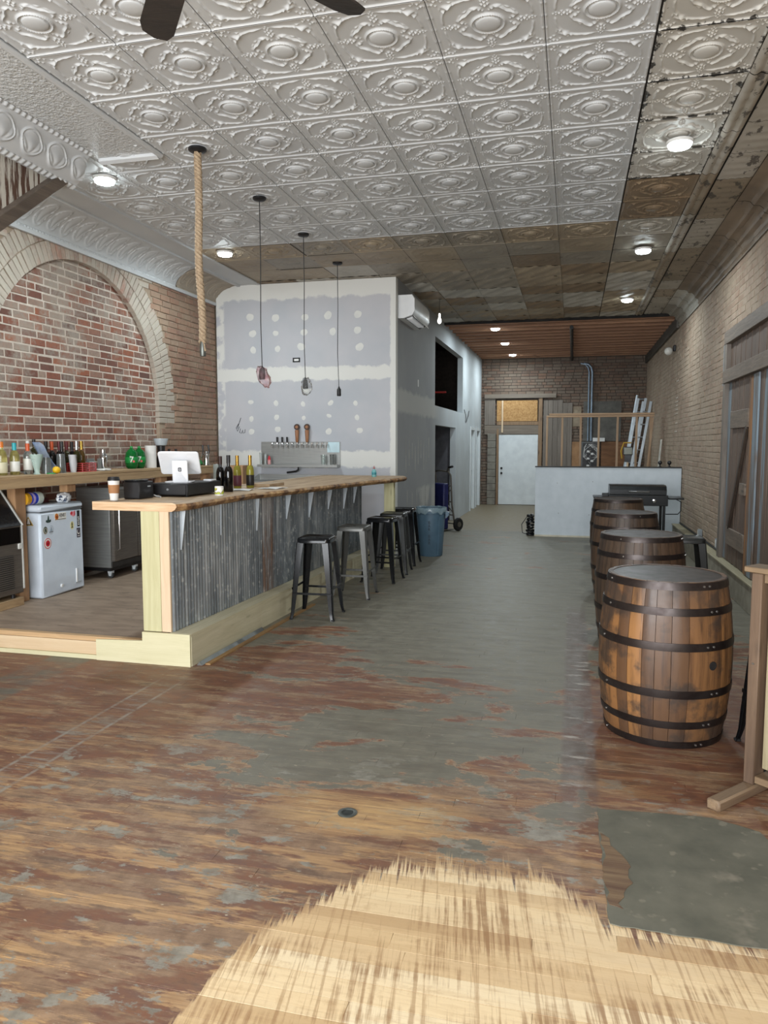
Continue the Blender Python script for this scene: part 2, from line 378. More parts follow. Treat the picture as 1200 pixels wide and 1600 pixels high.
def mortar_mat(name, c1, c2):
    g = G(name); n = g.noise(g.pos('G'), 14, 5, .65); n1 = g.noise(g.pos('G'), 2, 4)
    g.out(g.mix(g.mr(g.math('ADD', g.math('MULTIPLY', n, .5), g.math('MULTIPLY', n1, .5)), .38, .62), c1, c2), .92); g.bump(n, .5, .006); return g.m
REDS = [(124, 74, 58), (142, 92, 72), (104, 68, 57), (134, 106, 92), (150, 90, 64), (98, 70, 62), (132, 82, 64), (120, 94, 84), (142, 98, 80), (150, 128, 114)]
M_ARCH = brick_mat('red_brick', REDS, (.555, .66, .72), (158, 150, 138), .35, 1)
M_OLD = brick_mat('weathered_brick', [(132, 92, 76), (146, 104, 84), (120, 84, 72), (140, 112, 94)], (.46, .66, .62), (168, 150, 128), .3, 5)
M_WASH = brick_mat('limewashed_brick', [(160, 120, 104), (172, 150, 134), (120, 82, 70), (176, 160, 146)], (.47, .60, .80), (178, 171, 158), .7, 9)
M_RIGHT = brick_mat('pale_side_brick', [(150, 124, 106), (158, 134, 114), (142, 118, 100), (160, 138, 120)], (.47, .62, .7), (172, 156, 136), .35, 13)
M_BACK = brick_mat('back_brick', [(106, 84, 72), (118, 92, 76), (94, 76, 66), (112, 98, 86)], (.5, .68, .5), (128, 116, 102), .5, 17)
MO_ARCH = mortar_mat('white_mortar', (206, 196, 184), (176, 162, 148)); MO_OLD = mortar_mat('tan_mortar', (168, 152, 132), (142, 124, 106)); MO_R = mortar_mat('side_mortar', (166, 150, 130), (140, 124, 106)); MO_B = mortar_mat('back_mortar', (92, 82, 74), (66, 58, 52))
def brick_shape(L, H, D, seed, axis):
    """slightly uneven brick, long side along u, face at +n"""
    r = random.Random(seed); j = lambda a: r.uniform(-a, a); u = L/2; h = H/2; c = .004
    f = [(-u+c+j(.003), -h+c+j(.0025)), (u-c+j(.003), -h+c+j(.0025)), (u-c+j(.003), h-c+j(.0025)), (-u+c+j(.003), h-c+j(.0025))]
    bk = [(-u, -h), (u, -h), (u, h), (-u, h)]
    pts = [(a, b, D) for a, b in f]+[(a, b, D-c) for a, b in bk]+[(a, b, 0) for a, b in bk]
    fs = [(0, 1, 2, 3)]+[(i, i+4, (i+1) % 4+4, (i+1) % 4) for i in range(4)]+[(i+4, i+8, (i+1) % 4+8, (i+1) % 4+4) for i in range(4)]
    P = {'+x': lambda a, b, d: (d, a, b), '-x': lambda a, b, d: (-d, a, b), '-y': lambda a, b, d: (a, -d, b)}[axis]
    return [P(*p) for p in pts], fs
def brick_layout(u0, u1, z0, z1, rg, L=.215, headers=.12):
    out = []; z = z0+PITCH/2; k = 0
    while z < z1:
        u = u0-(L+.012)*(.5 if k % 2 else 0)-rg.uniform(0, .03)
        while u < u1:
            l = L*rg.uniform(.93, 1.06) if rg.random() > headers else L*.5
            a, b = max(u, u0), min(u+l, u1)
            if b-a > .03: out.append(((a+b)/2, z+rg.uniform(-.002, .002), b-a))
            u += l+.014
        z += PITCH; k += 1
    return out
def make_bricks(lay, wall, axis, plane, mat_, proud, limit, keep=lambda u, z: True, rank=None, depth=.03):
    lay = [t for t in lay if keep(t[0], t[1])]
    if rank: lay.sort(key=rank)
    protos = []
    for i in range(4):
        mb = MB(); v, f = brick_shape(.215, BH, depth, 100+i, axis); mb.add(v, f); protos.append(mb.mesh('brick', smooth=False))
    rest = MB()
    def at(u, z, d): return {'+x': (plane+d, u, z), '-x': (plane-d, u, z), '-y': (u, plane-d, z)}[axis]
    for i, (u, z, l) in enumerate(lay):
        d = proud-depth+random.uniform(-.003, .003)
        if i < limit:
            sc_ = {'+x': (1, l/.215, 1), '-x': (1, l/.215, 1), '-y': (l/.215, 1, 1)}[axis]
            part(protos[i % 4], 'brick', mat_, wall, at(u, z, d), scale=sc_)
        else:
            v, f = brick_shape(l, BH, depth, i, axis); o = at(u, z, d); rest.add([(p[0]+o[0], p[1]+o[1], p[2]+o[2]) for p in v], f)
    if rest.v: stuff(rest.build('brick_field', mat_, wall, smooth=False))
# ---- left wall with the bricked-up arch
AY, AZ, AR = 7.27, 2.12, 1.46
wl = MB()
wl.box(XL-.25, XL-.013, YF-.2, AY-AR-.02, -.1, ZC+.2); wl.box(XL-.25, XL-.013, AY+AR+.02, YB+.2, -.1, ZC+.2)
seg = 28; rr_ = AR+.02
for i in range(seg):
    a0, a1 = math.pi*i/seg, math.pi*(i+1)/seg
    y0, y1 = AY+rr_*math.cos(a0), AY+rr_*math.cos(a1); z0, z1 = AZ+rr_*math.sin(a0), AZ+rr_*math.sin(a1)
    wl.prism([(y0, z0), (y0, ZC+.2), (y1, ZC+.2), (y1, z1)], 0, XL-.25, XL-.013)
wl = struct(wl.build('wall_left', MO_OLD, smooth=False))
wi = MB().box(XI-.12, XI-.003, AY-AR-.05, AY+AR+.05, -.1, AZ+AR+.1).build('arch_infill', MO_ARCH, wl)
rgb_ = random.Random(11)
lay = brick_layout(AY-AR-.02, AY+AR+.02, .186, AZ+AR, rgb_)
inside = lambda u, z: abs(u-AY) < AR+.06 and (z < AZ or math.hypot(u-AY, z-AZ) < AR+.07)
make_bricks(lay, wi, '+x', XI, M_ARCH, 0, 300, inside, rank=lambda t: (t[1] < 1.36, t[0] < 5.75, t[0]))
lay = brick_layout(2.5, YD, .2, ZC, rgb_)
outside = lambda u, z: (abs(u-AY) > AR+.11 if z < AZ-.2 else math.hypot(u-AY, max(z-AZ, 0)) > AR+.40)
hi_ = [t for t in lay if t[1] > 3.0 and t[0] < 8.6]; lay = [t for t in lay if not (t[1] > 3.0 and t[0] < 8.6)]
make_bricks(hi_, wl, '+x', XL, M_WASH, 0, 100, outside, rank=lambda t: (t[0] < 5.6, t[0]))
make_bricks(lay, wl, '+x', XL, M_OLD, 0, 150, outside, rank=lambda t: (t[1] < 1.4 or t[0] < 5.6, t[0]))
# voussoirs: two rings of bricks on edge, laid on the curve
vz = MB(); v_, f_ = brick_shape(.19, .066, .135, 40, '+x'); vz.add(v_, f_); vme = vz.mesh('arch_brick', smooth=False)
for ring, rad in ((0, AR+.095), (1, AR+.295)):
    n = int(math.pi*rad/.074)
    for i in range(-3, n+4):
        a = math.pi*(i+.5)/n; a_ = a
        if a < 0: yb_, zb_ = AY+rad, AZ+a*rad; a_ = 0
        elif a > math.pi: yb_, zb_ = AY-rad, AZ-(a-math.pi)*rad; a_ = math.pi
        else: yb_, zb_ = AY+rad*math.cos(a), AZ+rad*math.sin(a)
        part(vme, 'arch_brick', M_WASH, wl, (XL-.135+random.uniform(-.004, .004), yb_, zb_), (a_, 0, 0))
# ---- right wall
wr = struct(MB().box(XR+.004, XR+.25, YF-.2, YB+.2, -.1, ZC+.25).build('wall_right', MO_R))
lay = brick_layout(2.0, YB, .27, 3.9, rgb_)
make_bricks(lay, wr, '-x', XR, M_RIGHT, 0, 200, lambda u, z: not (5.7 < u < 9.5 and z < 2.9), rank=lambda t: (t[0] < 7.4, t[0]))
# ---- back wall
wb = struct(MB().box(XL-.2, XR+.2, YB+.012, YB+.25, -.1, ZC+.25).build('wall_back', MO_B))
lay = brick_layout(-2.6, XR, 0, 4.1, rgb_)
make_bricks(lay, wb, '-y', YB, M_BACK, 0, 0, lambda u, z: not (-2.0 < u < -.75 and z < 2.9))
# ---- front wall with the shop window the daylight comes through
wf = MB(); tr = M('shopfront_paint', (70, 72, 70), rough=.5)
wf.box(XL-.2, XR+.2, YF-.2, YF, 3.6, ZC+.2); wf.box(XL-.2, XR+.2, YF-.2, YF, -.1, .35); wf.box(XL-.2, -4.95, YF-.2, YF, .35, 3.6); wf.box(1.55, XR+.2, YF-.2, YF, .35, 3.6)
wf = struct(wf.build('wall_front', M('plaster', (190, 186, 176), coord='G', rough=.9)))
sh = MB()
for xx in (-4.93, -3.3, -1.7, -.1, 1.5): sh.box(xx-.03, xx+.03, YF-.12, YF-.04, .35, 3.6)
sh.box(-4.95, 1.55, YF-.12, YF-.04, .35, .42); sh.box(-4.95, 1.55, YF-.12, YF-.04, 2.7, 2.76); sh.box(-4.95, 1.55, YF-.12, YF-.04, 3.54, 3.6)
struct(sh.build('window_1', tr))
# ================================================================== CEILING
cl = struct(MB().box(XL-.2, XR+.2, YF-.2, 14.42, ZC+.012, ZC+.16).build('ceiling', M('ceiling_backing', (40, 36, 32), rough=.9)))
TX, TY = .609, .615
def tile_h(u, v):
    """embossed relief of one pressed-tin tile, u,v in -.5..5 (metres of drop)"""
    r = math.hypot(u, v); a = math.atan2(v, u); h = 0
    if r < .118: h += .008+.014*math.sqrt(max(0, 1-(r/.118)**2))
    h += .013*math.exp(-((r-.150)/.011)**2)*(1+.10*math.cos(40*a)); h += .005*math.exp(-((r-.128)/.006)**2)
    q = (a+math.pi/4) % (math.pi/2)-math.pi/4                      # centred on each axis
    gap = 1/(1+math.exp(-(abs(q)-.27)*30))
    h += .0115*math.exp(-((r-.262+.012*math.cos(8*a))/.0115)**2)*gap*(1+.08*math.cos(26*a))
    h += .006*math.exp(-((r-.288)/.006)**2)*gap*(.5+.5*math.cos(22*a))
    for k in range(4):                                             # scrolls and palmettes on the axes
        t = k*math.pi/2; ca, sa = math.cos(t), math.sin(t); p = u*ca+v*sa; w = -u*sa+v*ca
        for (pc, wc, s_, hh) in ((.232, .058, .017, .011), (.232, -.058, .017, .011), (.205, .03, .011, .006), (.205, -.03, .011, .006), (.275, 0, .015, .010), (.30, .026, .011, .009), (.30, -.026, .011, .009), (.33, 0, .013, .010), (.35, .03, .009, .007), (.35, -.03, .009, .007), (.372, 0, .010, .008), (.40, .016, .008, .006), (.40, -.016, .008, .006), (.425, 0, .008, .006)):
            h += hh*math.exp(-((p-pc)**2+(w-wc)**2)/(s_*s_))
    sr = (abs(u)**3.2+abs(v)**3.2)**(1/3.2)                        # outer garland follows the square
    g2 = 1/(1+math.exp(-(abs(q)-.16)*34)); h += .0075*math.exp(-((sr-.405)/.0095)**2)*g2*(1+.12*math.cos(30*a))
    for sx in (-1, 1):                                             # corner buds and sprays
        for sy in (-1, 1):
            for (cu, cv, sa_, sb_, hh) in ((.335, .335, .036, .022, .013), (.375, .27, .014, .010, .007), (.27, .375, .010, .014, .007), (.43, .44, .013, .013, .009), (.455, .395, .012, .010, .008), (.395, .455, .010, .012, .008), (.425, .37, .010, .010, .006), (.37, .425, .010, .010, .006), (.46, .46, .009, .009, .006), (.30, .40, .02, .006, .005), (.40, .30, .006, .02, .005)):
                h += hh*math.exp(-((u-sx*cu)/sa_)**2-((v-sy*cv)/sb_)**2)
    e = .5-abs(v); h += .009*math.exp(-((e-.004)/.009)**2)
    e = .5-abs(u); h += .0045*math.exp(-((e-.014)/.012)**2)+.005*math.exp(-((e-.014)/.008)**2)*max(0, math.cos(math.pi*2*v*5))**6
    return h
def tile_mesh(n, mode):
    mb = MB(); r = random.Random(5)
    def fn(a, b):
        u, v = a-.5, b-.5
        if mode == 'rosette': h = tile_h(u, v)
        elif mode == 'worn': h = tile_h(u, v)*.5
        else: h = .008+.008*math.sin(v*58+3*math.sin(u*9))*math.cos(u*7+v*5)+.006*math.exp(-((.5-abs(u))/.02)**2)
        return (u*(TX-.004), v*(TY-.004), -h)
    mb.grid(n, n, fn); return mb.mesh('tin_tile', recalc=False)
TH, TL, TWN, TFL = tile_mesh(160, 'rosette'), tile_mesh(84, 'rosette'), tile_mesh(40, 'worn'), tile_mesh(40, 'flat')
def tin(name, c1, c2, peel=0, rough=.5, metal=0.0, rust=(70, 60, 50), coat=.0, flake=0):
    g = G(name); n = g.noise(g.pos('G'), 2.2, 4); n2 = g.noise(g.pos('G'), 13, 6, .68); col = g.mix(g.mr(n, .35, .65), c1, c2)
    r = g.node('ShaderNodeObjectInfo').outputs['Random']; col = g.mix(g.mr(r, 0, 1, 0, .35), col, c2)
    if peel:
        x, y, z = g.sep(g.pos('O')); e = g.math('MAXIMUM', g.math('ABSOLUTE', x), g.math('ABSOLUTE', y))
        t = g.math('ADD', n2, g.mr(e, .24, .305, 0, peel)); col = g.mix(g.mr(t, .70, .73), col, rust)
    if flake: col = g.mix(g.math('MULTIPLY', g.mr(g.noise(g.pos('G', (1.6, .8, 1)), 6, 9, .72), flake, flake+.02), .85), col, (58, 52, 46))
    g.out(col, rough, metal); g.b.inputs['Coat Weight'].default_value = coat; g.b.inputs['Coat Roughness'].default_value = .3
    g.bump(n2, .12, .003); return g.m
T_WHITE = tin('painted_tin', (198, 201, 202), (188, 191, 193)); T_PEEL = tin('peeling_tin', (196, 195, 190), (182, 180, 173), .235, rust=(52, 50, 46))
T_TAN = tin('tan_tin', (164, 150, 128), (142, 128, 108), .1, .5); T_BRN = tin('brown_tin', (142, 122, 98), (120, 104, 84), .12, .5); T_GRY = tin('grey_tin', (156, 148, 134), (134, 127, 115), .10, .5); T_SIL = tin('bare_silver_tin', (184, 180, 170), (160, 156, 146), .08, .45)
T_STRIP = tin('strip_tin', (182, 176, 166), (156, 150, 138), 0, .55, flake=.565); T_STRIPT = tin('strip_tan', (156, 142, 122), (130, 118, 100), 0, .55, flake=.56); T_COVE = tin('cove_brown', (138, 120, 100), (108, 94, 78), 0, .55, flake=.63); T_COVE2 = tin('cove_tan', (150, 138, 120), (122, 110, 94), 0, .55, flake=.63)
rt = random.Random(21)
for ci in range(9):
    cx = .711-ci*.609
    for ri in range(-3, 17):
        cy = 4.39+ri*.615
        if cx < -3.3 and cy < 5.6: continue
        if cx < XS-.35 and cy > YD+.25: continue
        if cx < -4.5: continue
        right = ci == 0
        if right: m_ = T_PEEL if cy < 7.1 else (T_BRN if cy < 8.2 else rt.choice([T_TAN, T_GRY, T_GRY, T_SIL]))
        elif cy < 8.5: m_ = T_WHITE
        elif cy < 9.5: m_ = rt.choice([T_TAN, T_TAN, T_GRY])
        else: m_ = rt.choice([T_TAN, T_BRN, T_GRY, T_GRY, T_SIL])
        me = TH if cy < 6.6 else TL
        if cy > 9.2: me = TWN
        if cy > 10.4: me = TFL
        j = .004 if (right or cy > 8.5) else .0
        part(me, 'tin_tile', m_, cl, (cx+(.008 if right else 0), cy, ZC+.004+rt.uniform(-j, j)), (rt.uniform(-j, j), 0, 0))
# border strips and cove on the right
def strip_piece(x0, x1, y0, y1, ridges, drop):
    mb = MB(); n = 10
    def fn(a, b):
        x = x0+(x1-x0)*a; h = drop*(.35+.65*(math.sin(math.pi*a*ridges)**2)) if 0 < a < 1 else 0
        h += .003*math.sin(b*(y1-y0)*42)*math.sin(math.pi*a)
        return (x, y0+(y1-y0)*b, ZC-h)
    return mb.grid(n, max(4, int((y1-y0)/.035)), fn)
def along(y0, y1, lens, rg):
    y = y0; out = []
    while y < y1-.1: l = rg.choice(lens); out.append((y, min(y+l, y1))); y += l
    return out
def edge_mat(y): return T_STRIP if y < 6.2 else rt.choice([T_STRIP, T_STRIP, T_STRIPT])
for (a, b) in along(2.3, 14.35, (1.18, .9, .62), rt): strip_piece(1.025, 1.165, a+.004, b-.004, 2, .022).build('border_strip', edge_mat(a), cl, recalc=False)
for (a, b) in along(2.5, 14.35, (1.2, .61), rt): strip_piece(1.18, 1.47, a+.004, b-.004, 5, .009).build('border_band', edge_mat(a), cl, recalc=False)
def cove_piece(xt, xb, zt, zb, y0, y1, relief, n=20, m=None, fl=1):
    mb = MB()
    def fn(a, b):
        t = a*math.pi/2; s_, c_ = math.sin(t), 1-math.cos(t); x = xt+(xb-xt)*s_; z = zt-(zt-zb)*c_
        y = y0+(y1-y0)*b; h = relief(a, y); nx, nz = -math.cos(t)*0+(-math.sin(t))*(1 if xb > xt else -1), -math.cos(t)
        return (x+nx*h, y, z+nz*h)
    return mb.grid(n, m or max(4, int((y1-y0)/.03)), fn)
def ribs(a, y): return .022*max(0, math.sin(a*math.pi*7+math.sin(y*5)*.35))**.7*(1 if .1 < a < .92 else .2)
for (a, b) in along(2.6, 14.35, (1.22, 1.18, .61), rt):
    m_ = rt.choice([T_COVE, T_COVE, T_COVE2]) if a < 11.6 else rt.choice([T_GRY, T_SIL])
    cove_piece(1.475, XR-.015, ZC-.002, 3.70, a+.006, b-.006, ribs).build('cove_panel', m_, cl, recalc=False)
# left border and shell cove
def shells(a, y):
    k = (y/.2) % 1-.5; s_ = (a-.50)/.36; h = .003; e = math.hypot(k*1.15, s_*.5)
    if abs(s_) < 1.15:
        h += .011*math.exp(-((e-.43)/.035)**2)
        ph = math.atan2(k*1.5, .95-s_); rr = math.hypot(k*1.5, .95-s_)
        if e < .40: h += .011*min(1, (.40-e)/.06)*(.35+.65*abs(math.cos(ph*4.6)))*min(1, rr/.5)
        h += .007*math.exp(-((abs(k)-.5)/.05)**2-((s_-.0)/.25)**2)
    if a > .91 or a < .09: h += .009*(1+.6*math.cos(y*150))
    return h
MB().grid(4, 40, lambda a, b: (-4.47-.31*a, 5.62+(YD-5.62)*b, ZC-.006-.004*math.sin(a*math.pi))).build('border_band', T_WHITE, cl, recalc=False)
MB().box(-4.50, -4.455, 5.62, YD, ZC-.018, ZC).build('border_strip', T_WHITE, cl)
T_DUST = tin('dusty_tin', (168, 158, 142), (150, 138, 122), .05, .5)
for (a, b, m_) in ((4.6, 6.98, T_WHITE), (6.98, 9.2, T_WHITE), (9.21, YD, T_DUST)):
    cove_piece(-4.78, XL+.006, ZC-.006, 3.70, a, b, shells, 44, int((b-a)/.010)).build('shell_cove', m_, cl, recalc=False)
MB().box(XL-.01, XL+.03, 4.6, YD, 3.665, 3.705).build('cove_lip', T_WHITE, cl); MB().box(-4.815, -4.765, 4.6, YD, ZC-.03, ZC, .006).build('border_strip', T_WHITE, cl)
# stairwell corner, upper left: fine-pattern soffit, shell cornice, end return
def fine(a, b): 
    x = -3.81+.53*a; y = 2.2+3.4*b; return (x, y, ZC-.006)
g_ = G('pressed_fine_tin'); hh = g_.math('ADD', g_.voro(g_.pos('G'), 34), g_.math('MULTIPLY', g_.voro(g_.pos('G'), 75), .6))
g_.out((196, 199, 200), .45); g_.bump(hh, .8, .008); T_FINE = g_.m
MB().grid(2, 2, fine).build('soffit_panel', T_FINE, cl, recalc=False)
MB().tube([(-3.265, 2.2, ZC-.012), (-3.265, 5.63, ZC-.012)], .022, 8).build('soffit_trim', T_WHITE, cl)
MB().prism([(5.58, ZC), (5.58, ZC-.03), (5.615, ZC-.045), (5.65, ZC-.02), (5.65, ZC)], 0, -3.80, -3.275).build('soffit_trim', T_WHITE, cl)
def cornice_rel(a, y): return shells(a, y*.72)*1.15
def corn(a, b):
    # ogee from ceiling edge down to the boards
    y = 2.6+2.87*b; x = -3.79-.20*(a**1.5)-.03*math.sin(a*math.pi*2); z = ZC-.004-.262*a
    h = cornice_rel(a, y); return (x+h*.8, y, z-h*.35)
cn = struct(MB().box(-4.25, -4.02, 2.4, 5.46, 3.70, ZC+.01).build('trim_1', T_WHITE))
MB().grid(64, 460, corn).build('shell_cornice', T_WHITE, cn, recalc=False)
MB().prism([(-3.79-.20*((i/10)**1.5)-.03*math.sin(i/10*math.pi*2)+.004, ZC-.004-.262*i/10) for i in range(11)]+[(-4.25, 3.69), (-4.25, ZC)], 1, 5.455, 5.472).build('cornice_end', T_WHITE, cn)
old_board = brick_mat('flaking_boards', [(170, 164, 150), (182, 176, 162), (128, 104, 88), (150, 140, 124)], (.5, .6, .6), (196, 192, 182), .6, 3)
def brd_mat():
    g = G('flaking_board'); n = g.noise(g.pos('G', (20, 20, 1.6)), 1.2, 6, .65); r = g.rnd()
    g.out(g.mix(g.mr(g.math('ADD', n, g.mr(r, 0, 1, -.09, .07)), .5, .56), (198, 194, 184), (88, 64, 52)), .8); g.bump(n, .4, .004); return g.m
bm_ = brd_mat(); by = 5.30; k = 0
while by > 3.6:
    zb0 = 3.21+(by-4.67)*.754
    MB().prism([(by-.128, zb0-.128*.754-.0), (by, zb0), (by, 3.72), (by-.128, 3.72)], 0, -4.06-.006*(k % 2), -4.035).build('stair_board', bm_, cn, smooth=False); by -= .132; k += 1
MB().bar((-4.0, 3.6, 3.21+(3.6-4.67)*.754), (-4.0, 5.36, 3.21+(5.36-4.67)*.754), .10, .085).build('stair_beam', Wd('grey_beam', (112, 100, 88), (84, 74, 66), axis='y', coord='G'), cn)
# ================================================================== JOISTS over the back
jm = Wd('joist_wood', (184, 140, 106), (140, 100, 74), (100, 70, 54), axis='x', coord='G', tint=.95)
MB().box(XL, XR, 14.40, 14.45, 3.90, ZC+.24).build('ceiling_edge', M('edge_black', (30, 27, 25), rough=.9), cl)
bk = struct(MB().box(XL-.2, XR+.2, 14.42, YB+.2, ZC+.22, ZC+.3).build('ceiling_back', Wd('deck_wood', (96, 70, 52), (66, 48, 38), axis='y', coord='G')))
yj = 14.56
while yj < YB: MB().box(XS+.0, XR-.02, yj, yj+.06, ZC-.05, ZC+.22, .003).build('joist', jm, bk); yj += .44
MB().tube([(-.07, 15.0, 3.86), (-.07, YB-.02, 3.84)], .035, 10).build('black_pipe', M('black_iron', (24, 24, 24), rough=.5, metal=.3), bk)
MB().box(XR-.05, XR-.01, 14.46, YB, 3.70, ZC-.06).build('wall_plate', Wd('dark_plate', (96, 90, 82), (72, 68, 62), axis='y', coord='G'), bk)
# ================================================================== DRYWALL ROOM
def drywall(name, vertical):
    g = G(name); x, y, z = g.sep(g.pos('G')); n = g.noise(g.pos('G'), 1.4, 4); n2 = g.noise(g.pos('G'), 6, 5, .6)
    wob = g.math('MULTIPLY', g.math('SUBTRACT', n2, .5), .16)
    base = g.mix(g.mr(n, .35, .65), (172, 176, 182), (184, 184, 188)); zz = g.math('ADD', z, wob)
    if vertical:
        mud = g.band(zz, 2.55, 2.73, .012); mud = g.math('MAXIMUM', mud, g.mr(zz, 3.70, 3.73)); mud = g.math('MAXIMUM', mud, g.band(zz, 1.30, 1.53, .012))
        mud = g.math('MAXIMUM', mud, g.mr(g.math('ADD', x, g.math('MULTIPLY', wob, .5)), -2.52, -2.50)); mud = g.math('MAXIMUM', mud, g.math('MULTIPLY', g.mr(x, -5.02, -5.05), g.mr(n2, .45, .55)))
    else:
        mud = g.band(zz, 2.1, 2.42, .03); mud = g.math('MAXIMUM', mud, g.math('MULTIPLY', g.mr(zz, .95, .9), g.mr(n, .45, .55))); mud = g.math('MULTIPLY', mud, g.mr(y, 14, 13.4))
        base = g.mix(g.mr(y, 13.0, 16.5), (140, 142, 144), (190, 198, 202)); base = g.mix(g.math('MULTIPLY', g.mr(n, .4, .6), .3), base, (158, 160, 160))  # paler and bluer toward the far end: bluish light put into the base colour
    col = g.mix(g.math('MULTIPLY', mud, .85), base, (216, 216, 210) if vertical else (176, 176, 172)); g.out(col, .78); g.bump(n2, .1, .003); return g.m
DW, DS = drywall('drywall_front', True), drywall('drywall_side', False)
wd = struct(MB().box(XL+.02, XS, YD, YD+.12, 0, 3.94).build('wall_drywall', DW))
mudm = M('joint_compound', (214, 214, 208), (204, 205, 202), rough=.8)
rm = random.Random(4); pt = []
for i in range(14):
    a = 2*math.pi*i/14; q = 1+.10*math.sin(2*a+1)+rm.uniform(-.10, .10); pt.append((.045*q*math.cos(a), .055*q*math.sin(a)))
sp_me = MB().prism(pt, 1, -.0012, .0).mesh('mud_spot', smooth=False)
for zz, xs, s_ in ((3.46, (-4.6, -4.2, -3.79, -3.40, -2.98), 1), (3.24, (-4.6, -4.2, -3.79, -3.38, -2.97), 1.1), (3.02, (-4.6, -4.2, -3.80, -2.98), 1), (2.23, (-4.62, -4.21, -3.80, -3.38, -3.0), .75), (2.02, (-4.6, -4.2, -3.8, -3.4, -2.98), .75), (1.83, (-4.6, -4.2, -3.42, -2.98), .8)):
    for xx in xs: part(sp_me, 'mud_spot', mudm, wd, (xx+rm.uniform(-.03, .03), YD, zz+rm.uniform(-.02, .02)), (0, rm.uniform(-.7, .7), 0), (s_*rm.uniform(.8, 1.3), 1, s_*rm.uniform(.7, 1.2)))
ink = M('pencil_mark', (44, 46, 52), rough=.8)
scr = MB()
for pts in ([(-4.79, 2.02), (-4.82, 1.94), (-4.85, 1.86)], [(-4.83, 1.93), (-4.87, 1.87), (-4.85, 1.82), (-4.815, 1.89)], [(-4.80, 1.86), (-4.815, 1.80), (-4.785, 1.79), (-4.765, 1.84), (-4.76, 1.79), (-4.73, 1.80), (-4.725, 1.85)]):
    scr.tube([(a, YD-.001, b) for a, b in pts], .0045, 5)
scr.build('scribble', ink, wd)
def cutout(x0, x1, y, z0, z1):
    b = MB()
    for q in ((x0, x1, z0, z0+.018), (x0, x1, z1-.018, z1), (x0, x0+.02, z0, z1), (x1-.02, x1, z0, z1)): b.box(q[0], q[1], y-.006, y, q[2], q[3])
    return b
pl = cutout(-3.96, -3.85, YD, 2.81, 2.875).build('cable_box', M('black_plastic', (26, 26, 28), rough=.45), wd); MB().box(-3.945, -3.865, YD-.004, YD-.001, 2.825, 2.86).build('blank_insert', M('white_plastic', (226, 226, 224), (216, 216, 214), rough=.4), pl)
# side wall with the loft opening and the doorway below it
sw = MB(); T = .12
UY0, UY1, UZ0, UZ1 = 13.45, 16.95, 2.33, 3.56; LY0, LY1, LZ1 = 13.5, 15.95, 1.98
for (y0, y1, z0, z1) in ((YD+.121, UY0, 0, ZC+.2), (UY0, UY1, UZ1, ZC+.2), (UY0, UY1, LZ1, UZ0), (LY1, UY1, 0, LZ1), (UY1, 18.35, 0, ZC+.2), (18.35, 19.05, 2.0, ZC+.2), (19.05, 19.45, 0, ZC+.2), (19.45, 20.15, 2.0, ZC+.2), (20.15, YB, 0, ZC+.2)):
    sw.box(XS-T, XS, y0, y1, z0, z1)
sw.box(XS-T, XS, UY0, LY0, 0, LZ1)
sw = struct(sw.build('wall_side', DS, smooth=False))
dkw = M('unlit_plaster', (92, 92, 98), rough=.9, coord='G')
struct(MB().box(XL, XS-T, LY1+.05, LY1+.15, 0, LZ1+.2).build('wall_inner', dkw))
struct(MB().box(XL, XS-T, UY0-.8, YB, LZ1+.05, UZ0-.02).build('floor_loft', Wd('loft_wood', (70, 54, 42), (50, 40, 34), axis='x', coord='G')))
MB().tube([(-2.75, 16.6, 2.78), (-4.9, 16.6, 2.78)], .02, 8).build('red_pipe', M('red_paint', (150, 36, 30), rough=.5), sw)
MB().box(XS-.05, XS-.02, LY0-.02, LY0+.03, 0, 1.8).build('yellow_level', M('yellow_paint', (190, 150, 40), rough=.5), sw)
white_p = M('white_paint', (214, 220, 222), (204, 210, 213), rough=.5)
for i, y0 in enumerate((18.35, 19.45)):
    d = struct(MB().box(XS-.09, XS-.05, y0+.02, y0+.68, .01, 1.98).build('door_%d' % (i+2), white_p))
    f_ = MB()
    for q in ((y0-.06, y0+.02, 0, 2.06), (y0+.68, y0+.76, 0, 2.06), (y0+.02, y0+.68, 1.985, 2.06)): f_.box(XS-.10, XS+.022, q[0], q[1], q[2], q[3])
    f_.build('door_casing', white_p, d); MB().lathe([(.012, 0), (.012, .03), (.03, .04), (.03, .06), (.0, .07)], 14, M=Matrix.Rotation(R(90), 3, 'Y'), c=(XS-.05, y0+.08, .98)).build('door_knob', M('black_iron', (24, 24, 24)), d)
cab = MB().tube([(XS+.004, 17.2, 2.42)]+[(XS+.01+.015*math.sin(i), 17.2+.5*i/6, 2.42-.28*math.sin(math.pi*i/8)) for i in range(1, 9)], .008, 6).build('loose_cable', M('black_plastic', (26, 26, 28)), sw)
stk = MB()
for i in range(9):
    stk.prism([(11.0+i*.23+.0, 1.2+.3*((i*7) % 3)/3), (11.06+i*.23, 1.2+.3*((i*7) % 3)/3), (11.05+i*.23, 1.75-.2*((i*5) % 4)/4), (11.01+i*.23, 1.75-.2*((i*5) % 4)/4)], 0, XS, XS+.0012)
for i in range(5): stk.prism([(11.1+i*.36, .5), (11.16+i*.36, .52), (11.15+i*.36, .95-.1*(i % 2)), (11.11+i*.36, .9)], 0, XS, XS+.0012)
stk.build('mud_streaks', M('thin_compound', (170, 170, 166), rough=.8), sw, smooth=False)
MB().box(XS, XS+.004, 11.9, 11.96, 2.55, 2.66).build('cable_box', M('white_plastic', (226, 226, 224)), sw)
